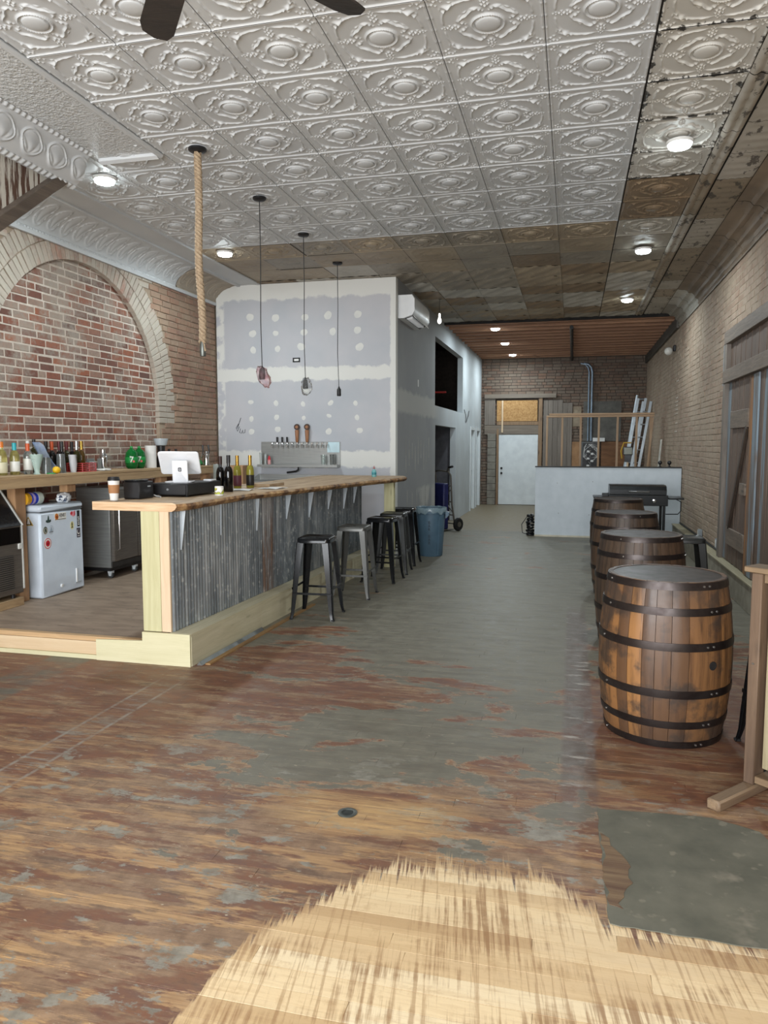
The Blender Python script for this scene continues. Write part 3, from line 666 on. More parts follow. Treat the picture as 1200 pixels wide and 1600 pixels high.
# ================================================================== PLATFORM and curb
def ply():
    g = G('dusty_plywood'); n = g.noise(g.pos('G', (2, 7, 1)), 1.8, 6, .62); n2 = g.noise(g.pos('G'), 11, 5)
    col = g.mix(g.mr(n, .35, .65), (158, 138, 118), (130, 112, 95)); col = g.mix(g.math('MULTIPLY', g.mr(g.noise(g.pos('G', (3, 12, 1)), 2.4, 4), .64, .68), .6), col, (66, 56, 50)); g.out(col, .6); g.bump(n2, .15, .003); return g.m
pf = struct(MB().box(XL, -2.86, 4.90, YD, 0, ZP).build('platform', ply()))
pine = Wd('pine', (216, 194, 160), (200, 174, 138), axis='x', coord='G'); trt = Wd('treated_pine', (214, 208, 174), (198, 192, 154), axis='x', coord='G'); trtz = Wd('treated_pine_post', (200, 196, 156), (182, 176, 134), axis='z', coord='G'); trty = Wd('treated_pine_long', (204, 196, 168), (184, 176, 146), axis='y', coord='G'); pinez = Wd('pine_upright', (220, 198, 168), (204, 178, 146), axis='z', coord='G')
MB().box(XL, -3.46, 4.862, 4.90, .035, .135, .002).build('kick_board', pine, pf); MB().box(XL, -3.46, 4.852, 4.90, 0, .034, .002).build('kick_strip', trt, pf); MB().box(XL, -3.07, 4.866, 4.92, .137, ZP+.002, .002).build('plywood_edge', Wd('ply_edge', (206, 174, 132), (176, 142, 102), axis='x', coord='G', knots=False), pf)
cb = struct(MB().box(XR-.13, XR+.01, 5.2, 13.45, 0, .27, .004).build('trim_2', M('curb_render', (150, 144, 128), (128, 122, 108), coord='G', rough=.8)))
MB().box(XR-.145, XR-.0, 5.2, 13.45, .271, .29, .003).build('curb_cap', Wd('curb_board', (170, 162, 136), (150, 140, 114), axis='y', coord='G', knots=False), cb)
MB().tube([(XR-.02, 5.4, .31), (XR-.02, 13.4, .31)], .012, 6).build('floor_conduit', M('black_iron', (24, 24, 24)), cb)
# ================================================================== shared object materials
blk = M('black_plastic', (26, 26, 28), (20, 20, 22), rough=.4); whp = M('white_plastic', (226, 226, 224), (216, 216, 214), rough=.35)
stain = M('brushed_steel', (164, 166, 164), (146, 148, 146), scale=3, st=(1, 1, 40), rough=.38, metal=.65); chrome = M('chrome', (220, 222, 224), (205, 207, 210), rough=.12, metal=1)
dksteel = M('smoked_steel', (116, 110, 102), (98, 92, 86), st=(1, 1, 30), rough=.4, metal=.5)
glass = M('clear_glass', (235, 242, 240), (230, 238, 236), rough=.05, trans=.92); plas = M('clear_plastic', (226, 232, 230), (216, 222, 220), rough=.18, trans=.7)
# ================================================================== BAR
def live_edge_wood():
    g = G('live_edge_slab'); x, y, z = g.sep(g.pos('G')); v = g.pos('G', (14, 1.1, 6)); n = g.noise(v, 1.1, 6, .6, .5); n2 = g.noise(g.pos('G'), 9, 6, .65)
    top = g.mix(g.mr(n, .35, .65), (186, 160, 128), (150, 124, 96))
    nz = g.sep(g.node('ShaderNodeNewGeometry').outputs['Normal'])
    bark = g.ramp(n2, [(.36, (74, 52, 38)), (.47, (134, 98, 64)), (.56, (176, 138, 94)), (.66, (206, 172, 124))])
    side = g.math('MULTIPLY', g.mr(nz[2], .75, .45), g.mr(nz[0], .15, .4)); end = g.math('MULTIPLY', g.mr(nz[2], .75, .45), g.mr(nz[1], -.5, -.8))
    col = g.mix(side, top, bark); saw = g.mix(g.mr(g.noise(g.pos('G', (3, 3, 40)), 1.5, 4), .35, .65), (218, 188, 152), (194, 158, 120)); col = g.mix(end, col, saw)
    g.out(col, .6); g.bump(g.math('ADD', n2, n), .35, .006); return g.m
bar = thing('bar_counter', 'long bar counter with live edge wooden top and corrugated metal front', 'bar counter', (-2.85, 7.3, 0))
def interp(pts, t):
    for (a, b), (c, d) in zip(pts, pts[1:]):
        if a <= t <= c: return b+(d-b)*(t-a)/(c-a)
    return pts[-1][1]
FE = [(4.86, -2.76), (4.95, -2.72), (5.6, -2.735), (6.1, -2.735), (6.6, -2.64), (7.1, -2.56), (7.7, -2.48), (8.3, -2.395), (8.9, -2.28), (9.4, -2.17), (9.75, -2.13), (9.95, -2.2)]
BE = [(4.86, -3.46), (7.6, -3.42), (9.3, -3.40), (9.95, -3.36)]
sl = MB(); NY, rl = 110, []
for i in range(NY+1):
    y = 4.86+5.09*i/NY; xf = interp(FE, y)+.016*mnoise.noise(Vector((y*4, 1, 0)))+.008*mnoise.noise(Vector((y*13, 5, 0))); xb = interp(BE, y)
    w = .012*mnoise.noise(Vector((y*6, 9, 2)))
    rl.append([(xb, y, 1.138), (xb, y, 1.2), (xf-.03, y, 1.2), (xf-.006, y, 1.192), (xf+.004+w, y, 1.172), (xf-.012+w, y, 1.150), (xf-.04, y, 1.136)])
k = 7
for r_ in rl: sl.v += r_
for i in range(NY):
    for j in range(k): sl.f.append((i*k+j, i*k+(j+1) % k, (i+1)*k+(j+1) % k, (i+1)*k+j))
sl.f += [tuple(range(k)), tuple(reversed(range(NY*k, NY*k+k)))]
top = sl.build('bar_top', live_edge_wood(), bar)
MB().box(-3.30, -3.28, 4.9, 9.9, 1.1985, 1.2004).build('plank_seam', M('seam_dark', (96, 78, 60), rough=.8), top)
# corrugated sheets
def corrugated():
    g = G('corrugated_zinc'); x, y, z = g.sep(g.pos('G')); n = g.noise(g.pos('G', (8, 8, .9)), 1.3, 6, .62); n2 = g.noise(g.pos('G'), 18, 5, .6)
    col = g.ramp(n, [(.32, (98, 106, 112)), (.46, (124, 132, 138)), (.58, (146, 153, 157)), (.72, (178, 183, 186))])
    col = g.mix(g.math('MULTIPLY', g.mr(n2, .56, .66), .5), col, (196, 198, 194)); rust = g.math('MULTIPLY', g.band(y, 6.44, 6.66, .03), g.mr(n, .42, .55, .9, .2))
    col = g.mix(rust, col, (128, 96, 72)); g.out(col, g.mr(n2, .3, .7, .35, .55), .75); g.bump(n2, .1, .002); return g.m
cz = corrugated(); SL = .129/4.56
def px(y): return -2.832+(y-4.87)*SL
for (a, b, dk) in ((4.885, 6.43, 0), (6.43, 7.6, .004), (7.6, 8.55, 0), (8.55, 9.52, .004)):
    n = int((b-a)/.0052)
    sh_ = MB().grid(n, 1, lambda u, v: (px(a+(b-a)*u)+dk+.0105*math.sin((a+(b-a)*u)*2*math.pi/.0445), a+(b-a)*u, .243+.90*v)); sh_.build('corrugated_sheet', cz, bar, recalc=False)
MB().box(-2.90, -2.885, 4.9, 9.5, .2, 1.13).build('bar_back_panel', M('raw_osb', (150, 122, 90), (120, 94, 66), coord='G'), bar)
# end posts, ledge, fascia
MB().box(-3.065, -2.915, 4.868, 4.905, .243, 1.137, .002).build('end_post', trtz, bar); MB().box(-2.914, -2.838, 4.87, 4.91, .243, 1.137, .002).build('corner_post', pinez, bar)
MB().box(-2.40, -2.27, 9.56, 9.65, 0, 1.137, .002).build('far_post', trtz, bar)
f_ = MB().prism([(-3.458, 0), (-2.676, 0), (-2.676, .24), (-3.065, .24), (-3.065, ZP+.003), (-3.458, ZP-.012)], 1, 4.845, 4.864); f_.build('end_fascia', trt, bar, smooth=False)
for i, (a, b) in enumerate(((4.866, 7.3), (7.302, 9.5))):
    d0, d1 = (a-4.87)*SL, (b-4.87)*SL
    MB().prism([(-2.845+d0, a), (-2.675+d0, a), (-2.675+d1, b), (-2.845+d1, b)], 2, .222, .241).build('ledge_board', trty, bar, smooth=False)
    MB().prism([(-2.694+d0, a), (-2.672+d0, a), (-2.672+d1, b), (-2.694+d1, b)], 2, .0, .2215).build('ledge_face', trty, bar, smooth=False)
brk = M('bracket_steel', (206, 212, 216), (190, 196, 200), rough=.35, metal=.6)
for i, y in enumerate((5.0, 5.62, 6.3, 6.98, 7.6, 8.2, 8.75, 9.15)):
    x0 = px(y)+.008; x1 = min(interp(FE, y)-.05, x0+.062)
    MB().prism([(x0, 1.137), (x1, 1.137), (x1, 1.128), (x0+.012, .84+.04*(i % 2)), (x0, .84+.04*(i % 2))], 1, y-.003, y+.003).build('bracket', brk, bar, smooth=False)
tp = MB().prism([(-2.60, 4.93), (-2.56, 4.93), (-2.50, 7.1), (-2.54, 7.1)], 2, .0, .012).one('floor_trim', Wd('trim_strip', (172, 134, 84), (120, 92, 60), axis='y', coord='G', knots=False), 'loose wooden trim strip lying along the foot of the bar', 'trim strip', smooth=False)
al = M('aluminium', (150, 152, 150), (128, 130, 128), rough=.4, metal=.9)
MB().add([(-2.655, 4.90, .001), (-2.632, 4.90, .028), (-2.612, 4.90, .001), (-2.635, 6.0, .001), (-2.612, 6.0, .028), (-2.592, 6.0, .001)], [(0, 1, 4, 3), (1, 2, 5, 4), (0, 2, 1), (3, 4, 5)]).one('metal_edging', al, 'grey metal floor edging lying against the ledge of the bar', 'edging', smooth=False)
# ================================================================== STOOLS
gun = M('gunmetal_paint', (88, 88, 85), (82, 82, 79), scale=1, rough=.36, metal=.5); blkm = M('black_paint', (22, 23, 25), (20, 21, 23), scale=1, rough=.17, metal=.0); blkm.node_tree.nodes['Principled BSDF'].inputs['Specular IOR Level'].default_value = .3; dgun = M('dark_gunmetal', (50, 51, 50), (46, 47, 46), scale=1, rough=.34, metal=.4)
def rsq(h, r, n=4):
    out = []
    for qx, qy, a0 in ((1, 1, 0), (-1, 1, 90), (-1, -1, 180), (1, -1, 270)):
        for i in range(n+1):
            a = R(a0+90*i/n); out.append((qx*(h-r)+r*math.cos(a), qy*(h-r)+r*math.sin(a)))
    return out
def make_stool(label, m):
    t = thing('bar_stool', label, 'bar stool', (0, 0, 0), 'metal bar stools along the bar'); H_ = .762
    loops = [(.150, .035, H_-.052), (.158, .040, H_-.05), (.158, .040, H_-.014), (.150, .036, H_-.003), (.142, .034, H_), (.134, .030, H_-.006), (.02, .01, H_-.008)]
    s_ = MB(); n = 20
    for (h, r_, z) in loops: s_.v += [(a, b, z) for a, b in rsq(h, r_)]
    for i in range(len(loops)-1):
        for k in range(n): s_.f.append((i*n+k, i*n+(k+1) % n, (i+1)*n+(k+1) % n, (i+1)*n+k))
    s_.f.append(tuple(range((len(loops)-1)*n, len(loops)*n))); seat = s_.build('seat', m, t)
    MB().lathe([(.017, H_-.0075), (.017, H_-.0065), (.0, H_-.0065)], 16).build('grip_hole', dark, seat)
    rub = M('rubber', (22, 22, 22), rough=.8)
    for sx in (-1, 1):
        for sy in (-1, 1):
            # pressed L-section leg: wide at the seat, narrow and flared at the foot
            l = MB(); prof = []
            for (z, o, w) in ((H_-.045, .157, .068), (.55, .172, .062), (.2, .196, .047), (.07, .203, .036), (.03, .209, .032), (.0, .216, .032)):
                prof.append([(sx*o, sy*(o-w), z), (sx*o, sy*(o-.010), z), (sx*(o-.010), sy*o, z), (sx*(o-w), sy*o, z), (sx*(o-w), sy*(o-.004), z), (sx*(o-.013), sy*(o-.005), z), (sx*(o-.005), sy*(o-.013), z), (sx*(o-.004), sy*(o-w), z)])
            for p in prof: l.v += p
            for i in range(len(prof)-1):
                for k in range(8): l.f.append((i*8+k, i*8+(k+1) % 8, (i+1)*8+(k+1) % 8, (i+1)*8+k))
            l.f += [tuple(range(8)), tuple(range(40, 48))]
            lg = l.build('leg', m, t)
            MB().box(min(sx*.186, sx*.217), max(sx*.186, sx*.217), min(sy*.186, sy*.217), max(sy*.186, sy*.217), -.0, .014, .003).build('foot_cap', rub, lg)
    for z, ax in ((.245, 0), (.29, 1)):
        for s2 in (-1, 1):
            o = .19
            p, q = ((-o, s2*o, z), (o, s2*o, z)) if ax == 0 else ((s2*o, -o, z), (s2*o, o, z))
            MB().bar(p, q, .006, .020).build('footrest_bar', m, t)
    return t
st1 = make_stool('nearest black metal bar stool at the bar, standing on its own', blkm)
st1.location = (-2.32, 6.65, 0); st1.rotation_euler[2] = R(3)
for (x, y, rz, m, lb) in ((-2.25, 7.66, 2, gun, 'grey gunmetal bar stool, second from the near end of the bar'), (-2.18, 8.62, -4, None, 'black bar stool in the middle of the row at the bar'), (-2.19, 9.24, 3, dgun, 'dark grey bar stool, fourth along the bar'), (-2.22, 9.93, 0, None, 'black bar stool farthest along the bar, next to the blue bin')):
    dup(st1, (x, y, 0), R(rz), lb, swap={'black_paint': m} if m else None)
dup(st1, (1.14, 4.17, 0), R(8), 'black metal stool half hidden between the front barrel and the chalkboard sign', 'metal stools behind the barrels')
dup(st1, (1.05, 7.48, 0), R(0), 'dark stool by the right wall behind the second barrel', 'metal stools behind the barrels', swap={'black_paint': dgun})
# ================================================================== BACK COUNTER
shelfw = Wd('shelf_wood', (186, 158, 120), (150, 124, 92), axis='y', coord='G'); shelfz = Wd('shelf_post', (182, 144, 104), (146, 110, 78), axis='z', coord='G')
bc = thing('back_counter', 'rough wooden back counter along the brick wall behind the bar', 'counter', (-4.95, 7.3, ZP))
MB().box(XL+.01, -4.745, 4.7, 9.35, 1.318, 1.345, .003).build('counter_top', shelfw, bc); MB().box(-4.775, -4.747, 4.7, 9.35, 1.235, 1.317, .003).build('apron', shelfw, bc)
MB().box(XL+.01, XL+.05, 4.7, 9.35, 1.235, 1.317, .003).build('wall_rail', shelfw, bc)
for y, x_, z_ in ((5.765, -4.92, ZP), (6.33, -4.80, 1.16), (8.06, -4.80, ZP), (9.2, -4.80, ZP)): MB().box(x_-.07, x_+.02, y, y+.13, z_, 1.234, .003).build('post', shelfz, bc)
# ================================================================== ICE MACHINE
ic = thing('ice_machine', 'black and steel ice machine with sloping lid on a wooden base', 'ice machine', (-5.0, 5.42, ZP))
IY0, IY1, IX = 5.10, 5.735, -4.82
MB().box(XL+.02, IX+.01, IY0, IY1-.02, ZP, ZP+.075, .003).build('wood_base', shelfw, ic)
for yy in (IY0+.05, IY1-.10):
    for xx in (XL+.08, IX-.04): MB().lathe([(.018, ZP+.075), (.018, ZP+.115)], 10, (xx, yy, 0)).build('foot', blk, ic)
MB().box(XL+.02, IX, IY0, IY1-.004, ZP+.115, .90, .006).build('body', dksteel, ic)
MB().box(IX, IX+.006, IY0+.01, IY1-.03, .74, .885, .002).build('control_panel', M('gloss_black', (14, 14, 16), rough=.15), ic)
MB().box(IX+.006, IX+.008, 5.30, 5.36, .80, .815).build('display', M('blue_display', (90, 130, 255), (110, 150, 255), emit=4), ic)
gr = MB().box(IX, IX+.003, IY0+.03, IY1-.12, .33, .64).build('grille', M('dark_grille', (46, 44, 42), rough=.6), ic)
sl_me = MB().bar((IX+.005, IY0+.03, 0), (IX+.005, IY1-.12, 0), .006, .008).mesh('grille_slat')
for i in range(17): part(sl_me, 'grille_slat', dksteel, gr, (0-ORG[ic.name][0], 0-ORG[ic.name][1], .335+i*.0185-ORG[ic.name][2]))
lid = MB().prism([(IX+.012, .90), (-5.05, 1.235), (XL+.03, 1.235), (XL+.03, .90)], 1, IY0, IY1-.02).build('lid', M('lid_black', (30, 31, 34), rough=.25), ic, smooth=False)
trim = M('trim_white', (206, 206, 200), rough=.4)
s_ = MB(); s_.bar((IX+.014, IY1-.008, .895), (-5.05, IY1-.008, 1.238), .02, .014, up=(0, 1, 0)); s_.box(IX-.012, IX+.008, IY1-.012, IY1+.002, .32, .90); s_.build('side_trim', trim, ic)
MB().box(IX-.02, IX+.012, IY1-.06, IY1-.01, .685, .735, .004).build('latch', trim, ic)
# ================================================================== FREEZER
fz = thing('chest_freezer', 'small white chest freezer covered in stickers beside the ice machine', 'freezer', (-5.0, 6.26, ZP))
FX, FY0, FY1 = -4.80, 5.95, 6.58; wf_ = M('freezer_white', (206, 216, 226), (198, 208, 219), rough=.35)
MB().box(XL-.045, FX, FY0, FY1, ZP+.004, .985, .018).build('body', wf_, fz)
lid = MB().box(XL-.045, FX+.006, FY0-.004, FY1+.006, .992, 1.055, .02).build('lid', wf_, fz)
MB().box(XL-.04, FX-.004, FY0+.006, FY1-.006, .983, .994).build('gasket', M('gasket_grey', (110, 116, 120), rough=.7), fz)
MB().box(XL, FX-.13, FY0+.08, FY1-.1, 1.0545, 1.0565).build('lid_panel', M('lid_grey', (120, 124, 126), rough=.3), lid)
def disc(y, z, r, n=24, x=None, ry=None): x = FX if x is None else x; return MB().prism([(y+(ry or r)*math.cos(2*math.pi*i/n), z+r*math.sin(2*math.pi*i/n)) for i in range(n)], 0, x, x+.0012)
def rect(y0, y1, z0, z1, d=0): return MB().box(FX, FX+.0012+d, y0, y1, z0, z1)
def flat(name, rgb): return M(name, rgb, tuple(int(q*.93) for q in rgb), rough=.45)
red, wht, dkg, org, pnk, crm, blkk, tanx, gld = flat('sticker_red', (196, 40, 52)), flat('sticker_white', (228, 226, 220)), flat('sticker_dark_green', (46, 66, 60)), flat('sticker_orange', (200, 120, 44)), flat('sticker_pink', (224, 140, 150)), flat('sticker_cream', (222, 216, 160)), flat('sticker_black', (28, 28, 32)), flat('sticker_tan', (196, 186, 166)), flat('sticker_gold', (190, 160, 80))
def stk_(name, mb, m, par=fz): return mb.build(name, m, par, smooth=False)
s_ = stk_('round_sticker', disc(6.045, .69, .052), wht)
stk_('ring', disc(6.045, .69, .050, x=FX+.0008), red, s_); stk_('band', disc(6.045, .69, .043, x=FX+.0014), wht, s_)
stk_('centre', disc(6.045, .69, .030, x=FX+.0020), red, s_); stk_('mark', MB().prism([(6.045, .705), (6.060, .683), (6.045, .672), (6.030, .683)], 0, FX+.003, FX+.0036), flat('sticker_deep_red', (140, 20, 34)), s_)
s_ = stk_('round_sticker', disc(6.02, .815, .036, ry=.030), tanx); stk_('ring', disc(6.02, .818, .034, ry=.028, x=FX+.0008), dkg, s_); stk_('band', disc(6.022, .815, .027, ry=.022, x=FX+.0014), tanx, s_)
stk_('figure', MB().prism([(6.012, .790), (6.022, .81), (6.03, .79), (6.036, .80), (6.030, .83), (6.022, .842), (6.010, .83), (6.008, .81)], 0, FX+.0026, FX+.0032), dkg, s_)
s_ = stk_('round_sticker', disc(6.10, .815, .042, ry=.034), flat('sticker_blue_grey', (150, 164, 176))); stk_('band', disc(6.10, .815, .039, ry=.031, x=FX+.0008), flat('sticker_pale', (198, 206, 214)), s_)
stk_('triangle', MB().prism([(6.08, .80), (6.12, .80), (6.10, .85)], 0, FX+.002, FX+.0026), flat('sticker_blue_grey', (150, 164, 176)), s_); stk_('bar', MB().box(FX+.002, FX+.0028, 6.075, 6.125, .792, .797), blkk, s_)
stk_('ship_sticker', MB().prism([(6.03, .895), (6.05, .885), (6.085, .885), (6.105, .897), (6.10, .915), (6.08, .908), (6.076, .94), (6.067, .955), (6.06, .94), (6.054, .91), (6.034, .912)], 0, FX, FX+.0012), dkg)
s_ = stk_('banner_sticker', rect(6.155, 6.325, .895, .968), wht); stk_('badge', disc(6.185, .932, .030, ry=.026, x=FX+.0008), org, s_); stk_('badge_mark', disc(6.188, .928, .014, ry=.012, x=FX+.0016), flat('sticker_brown', (130, 60, 30)), s_)
o = part(text_mesh('HENRY', .05), 'lettering', blkk, s_, (FX+.0016-ORG[fz.name][0], 6.268-ORG[fz.name][1], .938-ORG[fz.name][2]), (R(90), 0, R(90)), (.62, 1, 1)); stk_('underline', MB().box(FX+.001, FX+.0018, 6.16, 6.32, .901, .906), blkk, s_)
s_ = stk_('red_sticker', MB().prism([(6.385, .945), (6.40, .965), (6.44, .960), (6.455, .972), (6.462, .93), (6.448, .912), (6.44, .92), (6.43, .905), (6.42, .92), (6.395, .925)], 0, FX, FX+.0012), pnk)
stk_('red_patch', MB().prism([(6.388, .945), (6.402, .963), (6.418, .958), (6.420, .938), (6.400, .928)], 0, FX+.0012, FX+.0018), red, s_); stk_('red_patch', MB().prism([(6.45, .962), (6.460, .965), (6.462, .93), (6.445, .912)], 0, FX+.0012, FX+.0018), red, s_)
s_ = stk_('badge_sticker', disc(6.41, .825, .040, ry=.028), crm); stk_('figure', MB().prism([(6.39, .80), (6.425, .802), (6.412, .815), (6.416, .84), (6.406, .862), (6.398, .84), (6.404, .815)], 0, FX+.0016, FX+.0024), flat('sticker_olive', (70, 60, 40)), s_)
s_ = stk_('tall_sticker', rect(6.490, 6.530, .805, .965), blkk)
for i in range(5): stk_('print_bar', MB().box(FX+.0012, FX+.0018, 6.500+.003*(i % 2), 6.520-.003*(i % 3), .820+i*.018, .832+i*.018), wht, s_)
s_ = stk_('square_sticker', rect(6.478, 6.532, .695, .79), flat('sticker_plum', (52, 42, 58))); stk_('disc', disc(6.505, .752, .026, ry=.022, x=FX+.0008), wht, s_); stk_('disc_centre', disc(6.507, .757, .020, ry=.016, x=FX+.0016), flat('sticker_plum', (52, 42, 58)), s_); stk_('caption', MB().box(FX+.001, FX+.0018, 6.488, 6.522, .706, .714), wht, s_)
s_ = stk_('triangle_sticker', MB().prism([(-4.99, .865), (-4.87, .865), (-4.925, .95)], 1, FY0-.0014, FY0), gld); stk_('triangle_centre', MB().prism([(-4.965, .873), (-4.885, .873), (-4.925, .94)], 1, FY0-.0022, FY0-.0014), flat('sticker_olive', (70, 60, 40)), s_); stk_('triangle_mark', MB().prism([(-4.94, .88), (-4.905, .88), (-4.915, .93), (-4.93, .93)], 1, FY0-.003, FY0-.0022), wht, s_)
MB().lathe([(.016, 0), (.016, .012), (.006, .014)], 14, M=Matrix.Rotation(R(90), 3, 'Y'), c=(FX, 6.22, ZP+.085)).build('drain_plug', whp, fz)
MB().box(FX, FX+.012, 6.44, 6.455, ZP+.08, ZP+.22, .003).build('hinge_strip', whp, fz); MB().box(FX, FX+.004, 6.43, 6.52, ZP+.07, ZP+.085).build('rating_plate', flat('plate_grey', (176, 184, 190)), fz)
# on the freezer
tb = thing('wipes_tub', 'round tub with blue and yellow label lying on the white freezer', 'tub', (-4.93, 6.02, 1.0565)); Mx = Matrix.Rotation(R(-90), 3, 'X')
def lay(prof, m, nm, par=tb): return MB().lathe(prof, 24, (-4.93, 5.90, 1.1165), Mx).build(nm, m, par)
lay([(.0, 0), (.058, .0), (.058, .06)], flat('label_yellow', (214, 160, 30)), 'base_label'); lay([(.0585, .05), (.0585, .14)], flat('label_blue', (36, 60, 190)), 'blue_label'); lay([(.057, .14), (.060, .142), (.060, .21), (.054, .215), (.0, .215)], M('tub_lid', (206, 216, 204), rough=.4), 'lid'); lay([(.0592, .07), (.0592, .10)], flat('label_lilac', (190, 170, 220)), 'label_panel')
def crumple(name, m, label, cat, c, s, seed, squash=.75, **kw):
    mb = MB(); n, k = 22, 12; vs = []
    for j in range(k+1):
        ph = math.pi*j/k
        for i in range(n):
            a = 2*math.pi*i/n; d = Vector((math.cos(a)*math.sin(ph), math.sin(a)*math.sin(ph), math.cos(ph)))
            q = 1+.34*mnoise.noise(d*2.1+Vector((seed, 0, 0)))+.20*abs(mnoise.noise(d*5+Vector((0, seed, 0))))
            vs.append((c[0]+d.x*s[0]*q, c[1]+d.y*s[1]*q, max(c[2], c[2]+s[2]*.8+d.z*s[2]*q)))
    mb.v = vs; mb.f = [(j*n+i, j*n+(i+1) % n, (j+1)*n+(i+1) % n, (j+1)*n+i) for j in range(k) for i in range(n)]
    return mb.one(name, m, label, cat, **kw)
def printed_bag(name, base, mark, z0=None):
    g = G(name); n = g.noise(g.pos('O'), 16, 3, .5); g.out(g.mix(g.mr(n, .60, .63), base, mark), .35); g.bump(g.noise(g.pos('O'), 30, 4), .5, .006); return g.m
crumple('plastic_bag', printed_bag('bag_print', (228, 232, 236), (60, 72, 96)), 'crumpled white plastic bag with dark print on the freezer lid', 'bag', (-4.88, 6.40, 1.056), (.055, .085, .05), 3)
bx_ = MB().box(-5.12, -5.0, 6.12, 6.34, 1.057, 1.10, .003).one('cardboard_box', M('maroon_card', (96, 44, 44), (80, 36, 36), rough=.7), 'low maroon box at the back of the freezer lid', 'box')
# ================================================================== UNDERCOUNTER FRIDGE
fr = thing('undercounter_fridge', 'stainless steel undercounter fridge on casters behind the bar', 'fridge', (-5.0, 7.5, ZP))
GX, GY0, GY1 = -4.82, 7.06, 8.0
MB().box(XL-.045, GX, GY0, GY1, .29, 1.16, .004).build('body', stain, fr); MB().box(XL-.04, GX-.02, GY0+.02, GY1-.02, .25, .29).build('plinth', blk, fr)
for (a, b) in ((GY0+.012, GY0+.46), (GY0+.475, GY1-.012)):
    d = MB().box(GX+.001, GX+.045, a, b, .36, 1.13, .006).build('door', dksteel, fr); MB().tube([(GX+.05, a+.04, .98), (GX+.085, a+.04, .96), (GX+.085, a+.04, .50), (GX+.05, a+.04, .48)], .009, 8).build('handle', chrome, d)
MB().box(GX+.001, GX+.012, GY0+.01, GY1-.01, .295, .35).build('vent_panel', M('dark_grille', (46, 44, 42)), fr)
cw = M('caster_white', (206, 212, 214), rough=.4)
for yy in (GY0+.06, GY1-.42, GY1-.06):
    c_ = MB().box(GX-.07, GX-.02, yy-.022, yy+.022, .225, .25).build('caster', cw, fr); MB().prism([(GX-.065, .235), (GX-.02, .235), (GX-.03, .195), (GX-.055, .195)], 1, yy-.024, yy+.024).build('fork', cw, c_)
    MB().lathe([(.001, -.013), (.034, -.013), (.034, .013), (.001, .013)], 18, (GX-.045, yy, ZP+.034), Matrix.Rotation(R(90), 3, 'X')).build('wheel', M('rubber_grey', (60, 62, 62), rough=.6), c_)
# ================================================================== bottles and small things behind the bar
ZT = 1.3455
def bottle(name, label, x, y, z, h, r, body, cap, capm, labm=None, lab=(.22, .5), neck=.30, group=None, shoulder='round', capcov=.05):
    t = thing(name, label, 'bottle', (x, y, z), group); zn = h*(1-neck); rn = r*.36
    prof = [(.0, .002), (r*.9, .0), (r, .006), (r, zn*.80)]
    for i in range(1, 6): a = i/5; prof.append((r-(r-rn)*(a**1.6 if shoulder == 'round' else a), zn*.80+(zn*.2+.02)*math.sin(a*math.pi/2)))
    prof += [(rn, h-.02), (rn*1.15, h-.018), (rn*1.15, h-.002), (.0, h)]
    MB().lathe([(a, b+z) for a, b in prof], 20, (x, y, 0)).build('glass', body, t)
    if cap: MB().lathe([(rn*1.25, z+h-cap), (rn*1.25, z+h+.002), (.0, z+h+.003)], 16, (x, y, 0)).build('cap', capm, t)
    if labm: MB().lathe([(r+.0008, z+zn*lab[0]), (r+.0012, z+zn*lab[0]+.001), (r+.0012, z+zn*lab[1]), (r+.0008, z+zn*lab[1]+.001)], 20, (x, y, 0)).build('label', labm, t)
    return t
gl_y = M('pale_yellow_glass', (206, 200, 130), (196, 188, 118), rough=.06, trans=.8); gl_c = glass; gl_dk = M('dark_wine_glass', (16, 14, 14), (12, 10, 10), rough=.06); gl_am = M('amber_glass', (120, 92, 40), (100, 74, 30), rough=.06, trans=.6); gl_ol = M('olive_glass', (70, 66, 30), (56, 52, 24), rough=.06, trans=.5)
lb_w = flat('label_white', (222, 222, 214)); lb_c = flat('label_cream', (206, 200, 170)); o_cap = flat('cap_orange', (206, 112, 36)); t_cap = flat('cap_teal', (40, 160, 170)); r_cap = flat('cap_red_orange', (196, 84, 40)); w_cap = flat('cap_white', (220, 220, 216)); s_cap = M('cap_silver', (190, 192, 194), rough=.3, metal=.8); k_cap = flat('cap_black', (30, 28, 28))
G1 = 'spirit bottles on the back counter'
bottle('spirit_bottle', 'pale yellow liquor bottle with orange stopper, leftmost on the back counter', -4.99, 5.72, ZT, .30, .045, gl_y, .05, o_cap, lb_c, (.1, .55), group=G1)
bottle('spirit_bottle', 'clear liquor bottle with a teal cap on the back counter', -4.97, 5.86, ZT, .29, .042, gl_y, .065, t_cap, lb_w, (.15, .6), group=G1)
bottle('spirit_bottle', 'clear liquor bottle with wide red orange cap and white label', -4.95, 6.01, ZT, .285, .042, gl_c, .07, r_cap, lb_w, (.2, .72), group=G1)
bottle('spirit_bottle', 'tall clear bottle with white cap behind the funnel glass', -5.08, 6.17, ZT, .31, .036, gl_c, .03, w_cap, None, group=G1)
bottle('spirit_bottle', 'tall dark topped bottle beside the blue plastic bag', -5.09, 6.27, ZT, .325, .036, gl_ol, .05, k_cap, None, group=G1)
t = thing('funnel_glass', 'tapered frosted glass of straws standing at the counter edge', 'glass', (-4.84, 5.99, ZT))
MB().lathe([(.0, ZT), (.030, ZT), (.031, ZT+.004), (.022, ZT+.02), (.026, ZT+.05), (.062, ZT+.185), (.060, ZT+.185), (.024, ZT+.055), (.0, ZT+.05)], 22, (-4.84, 5.99, 0)).build('bowl', M('frosted_glass', (200, 222, 214), (186, 210, 202), rough=.3, trans=.35), t)
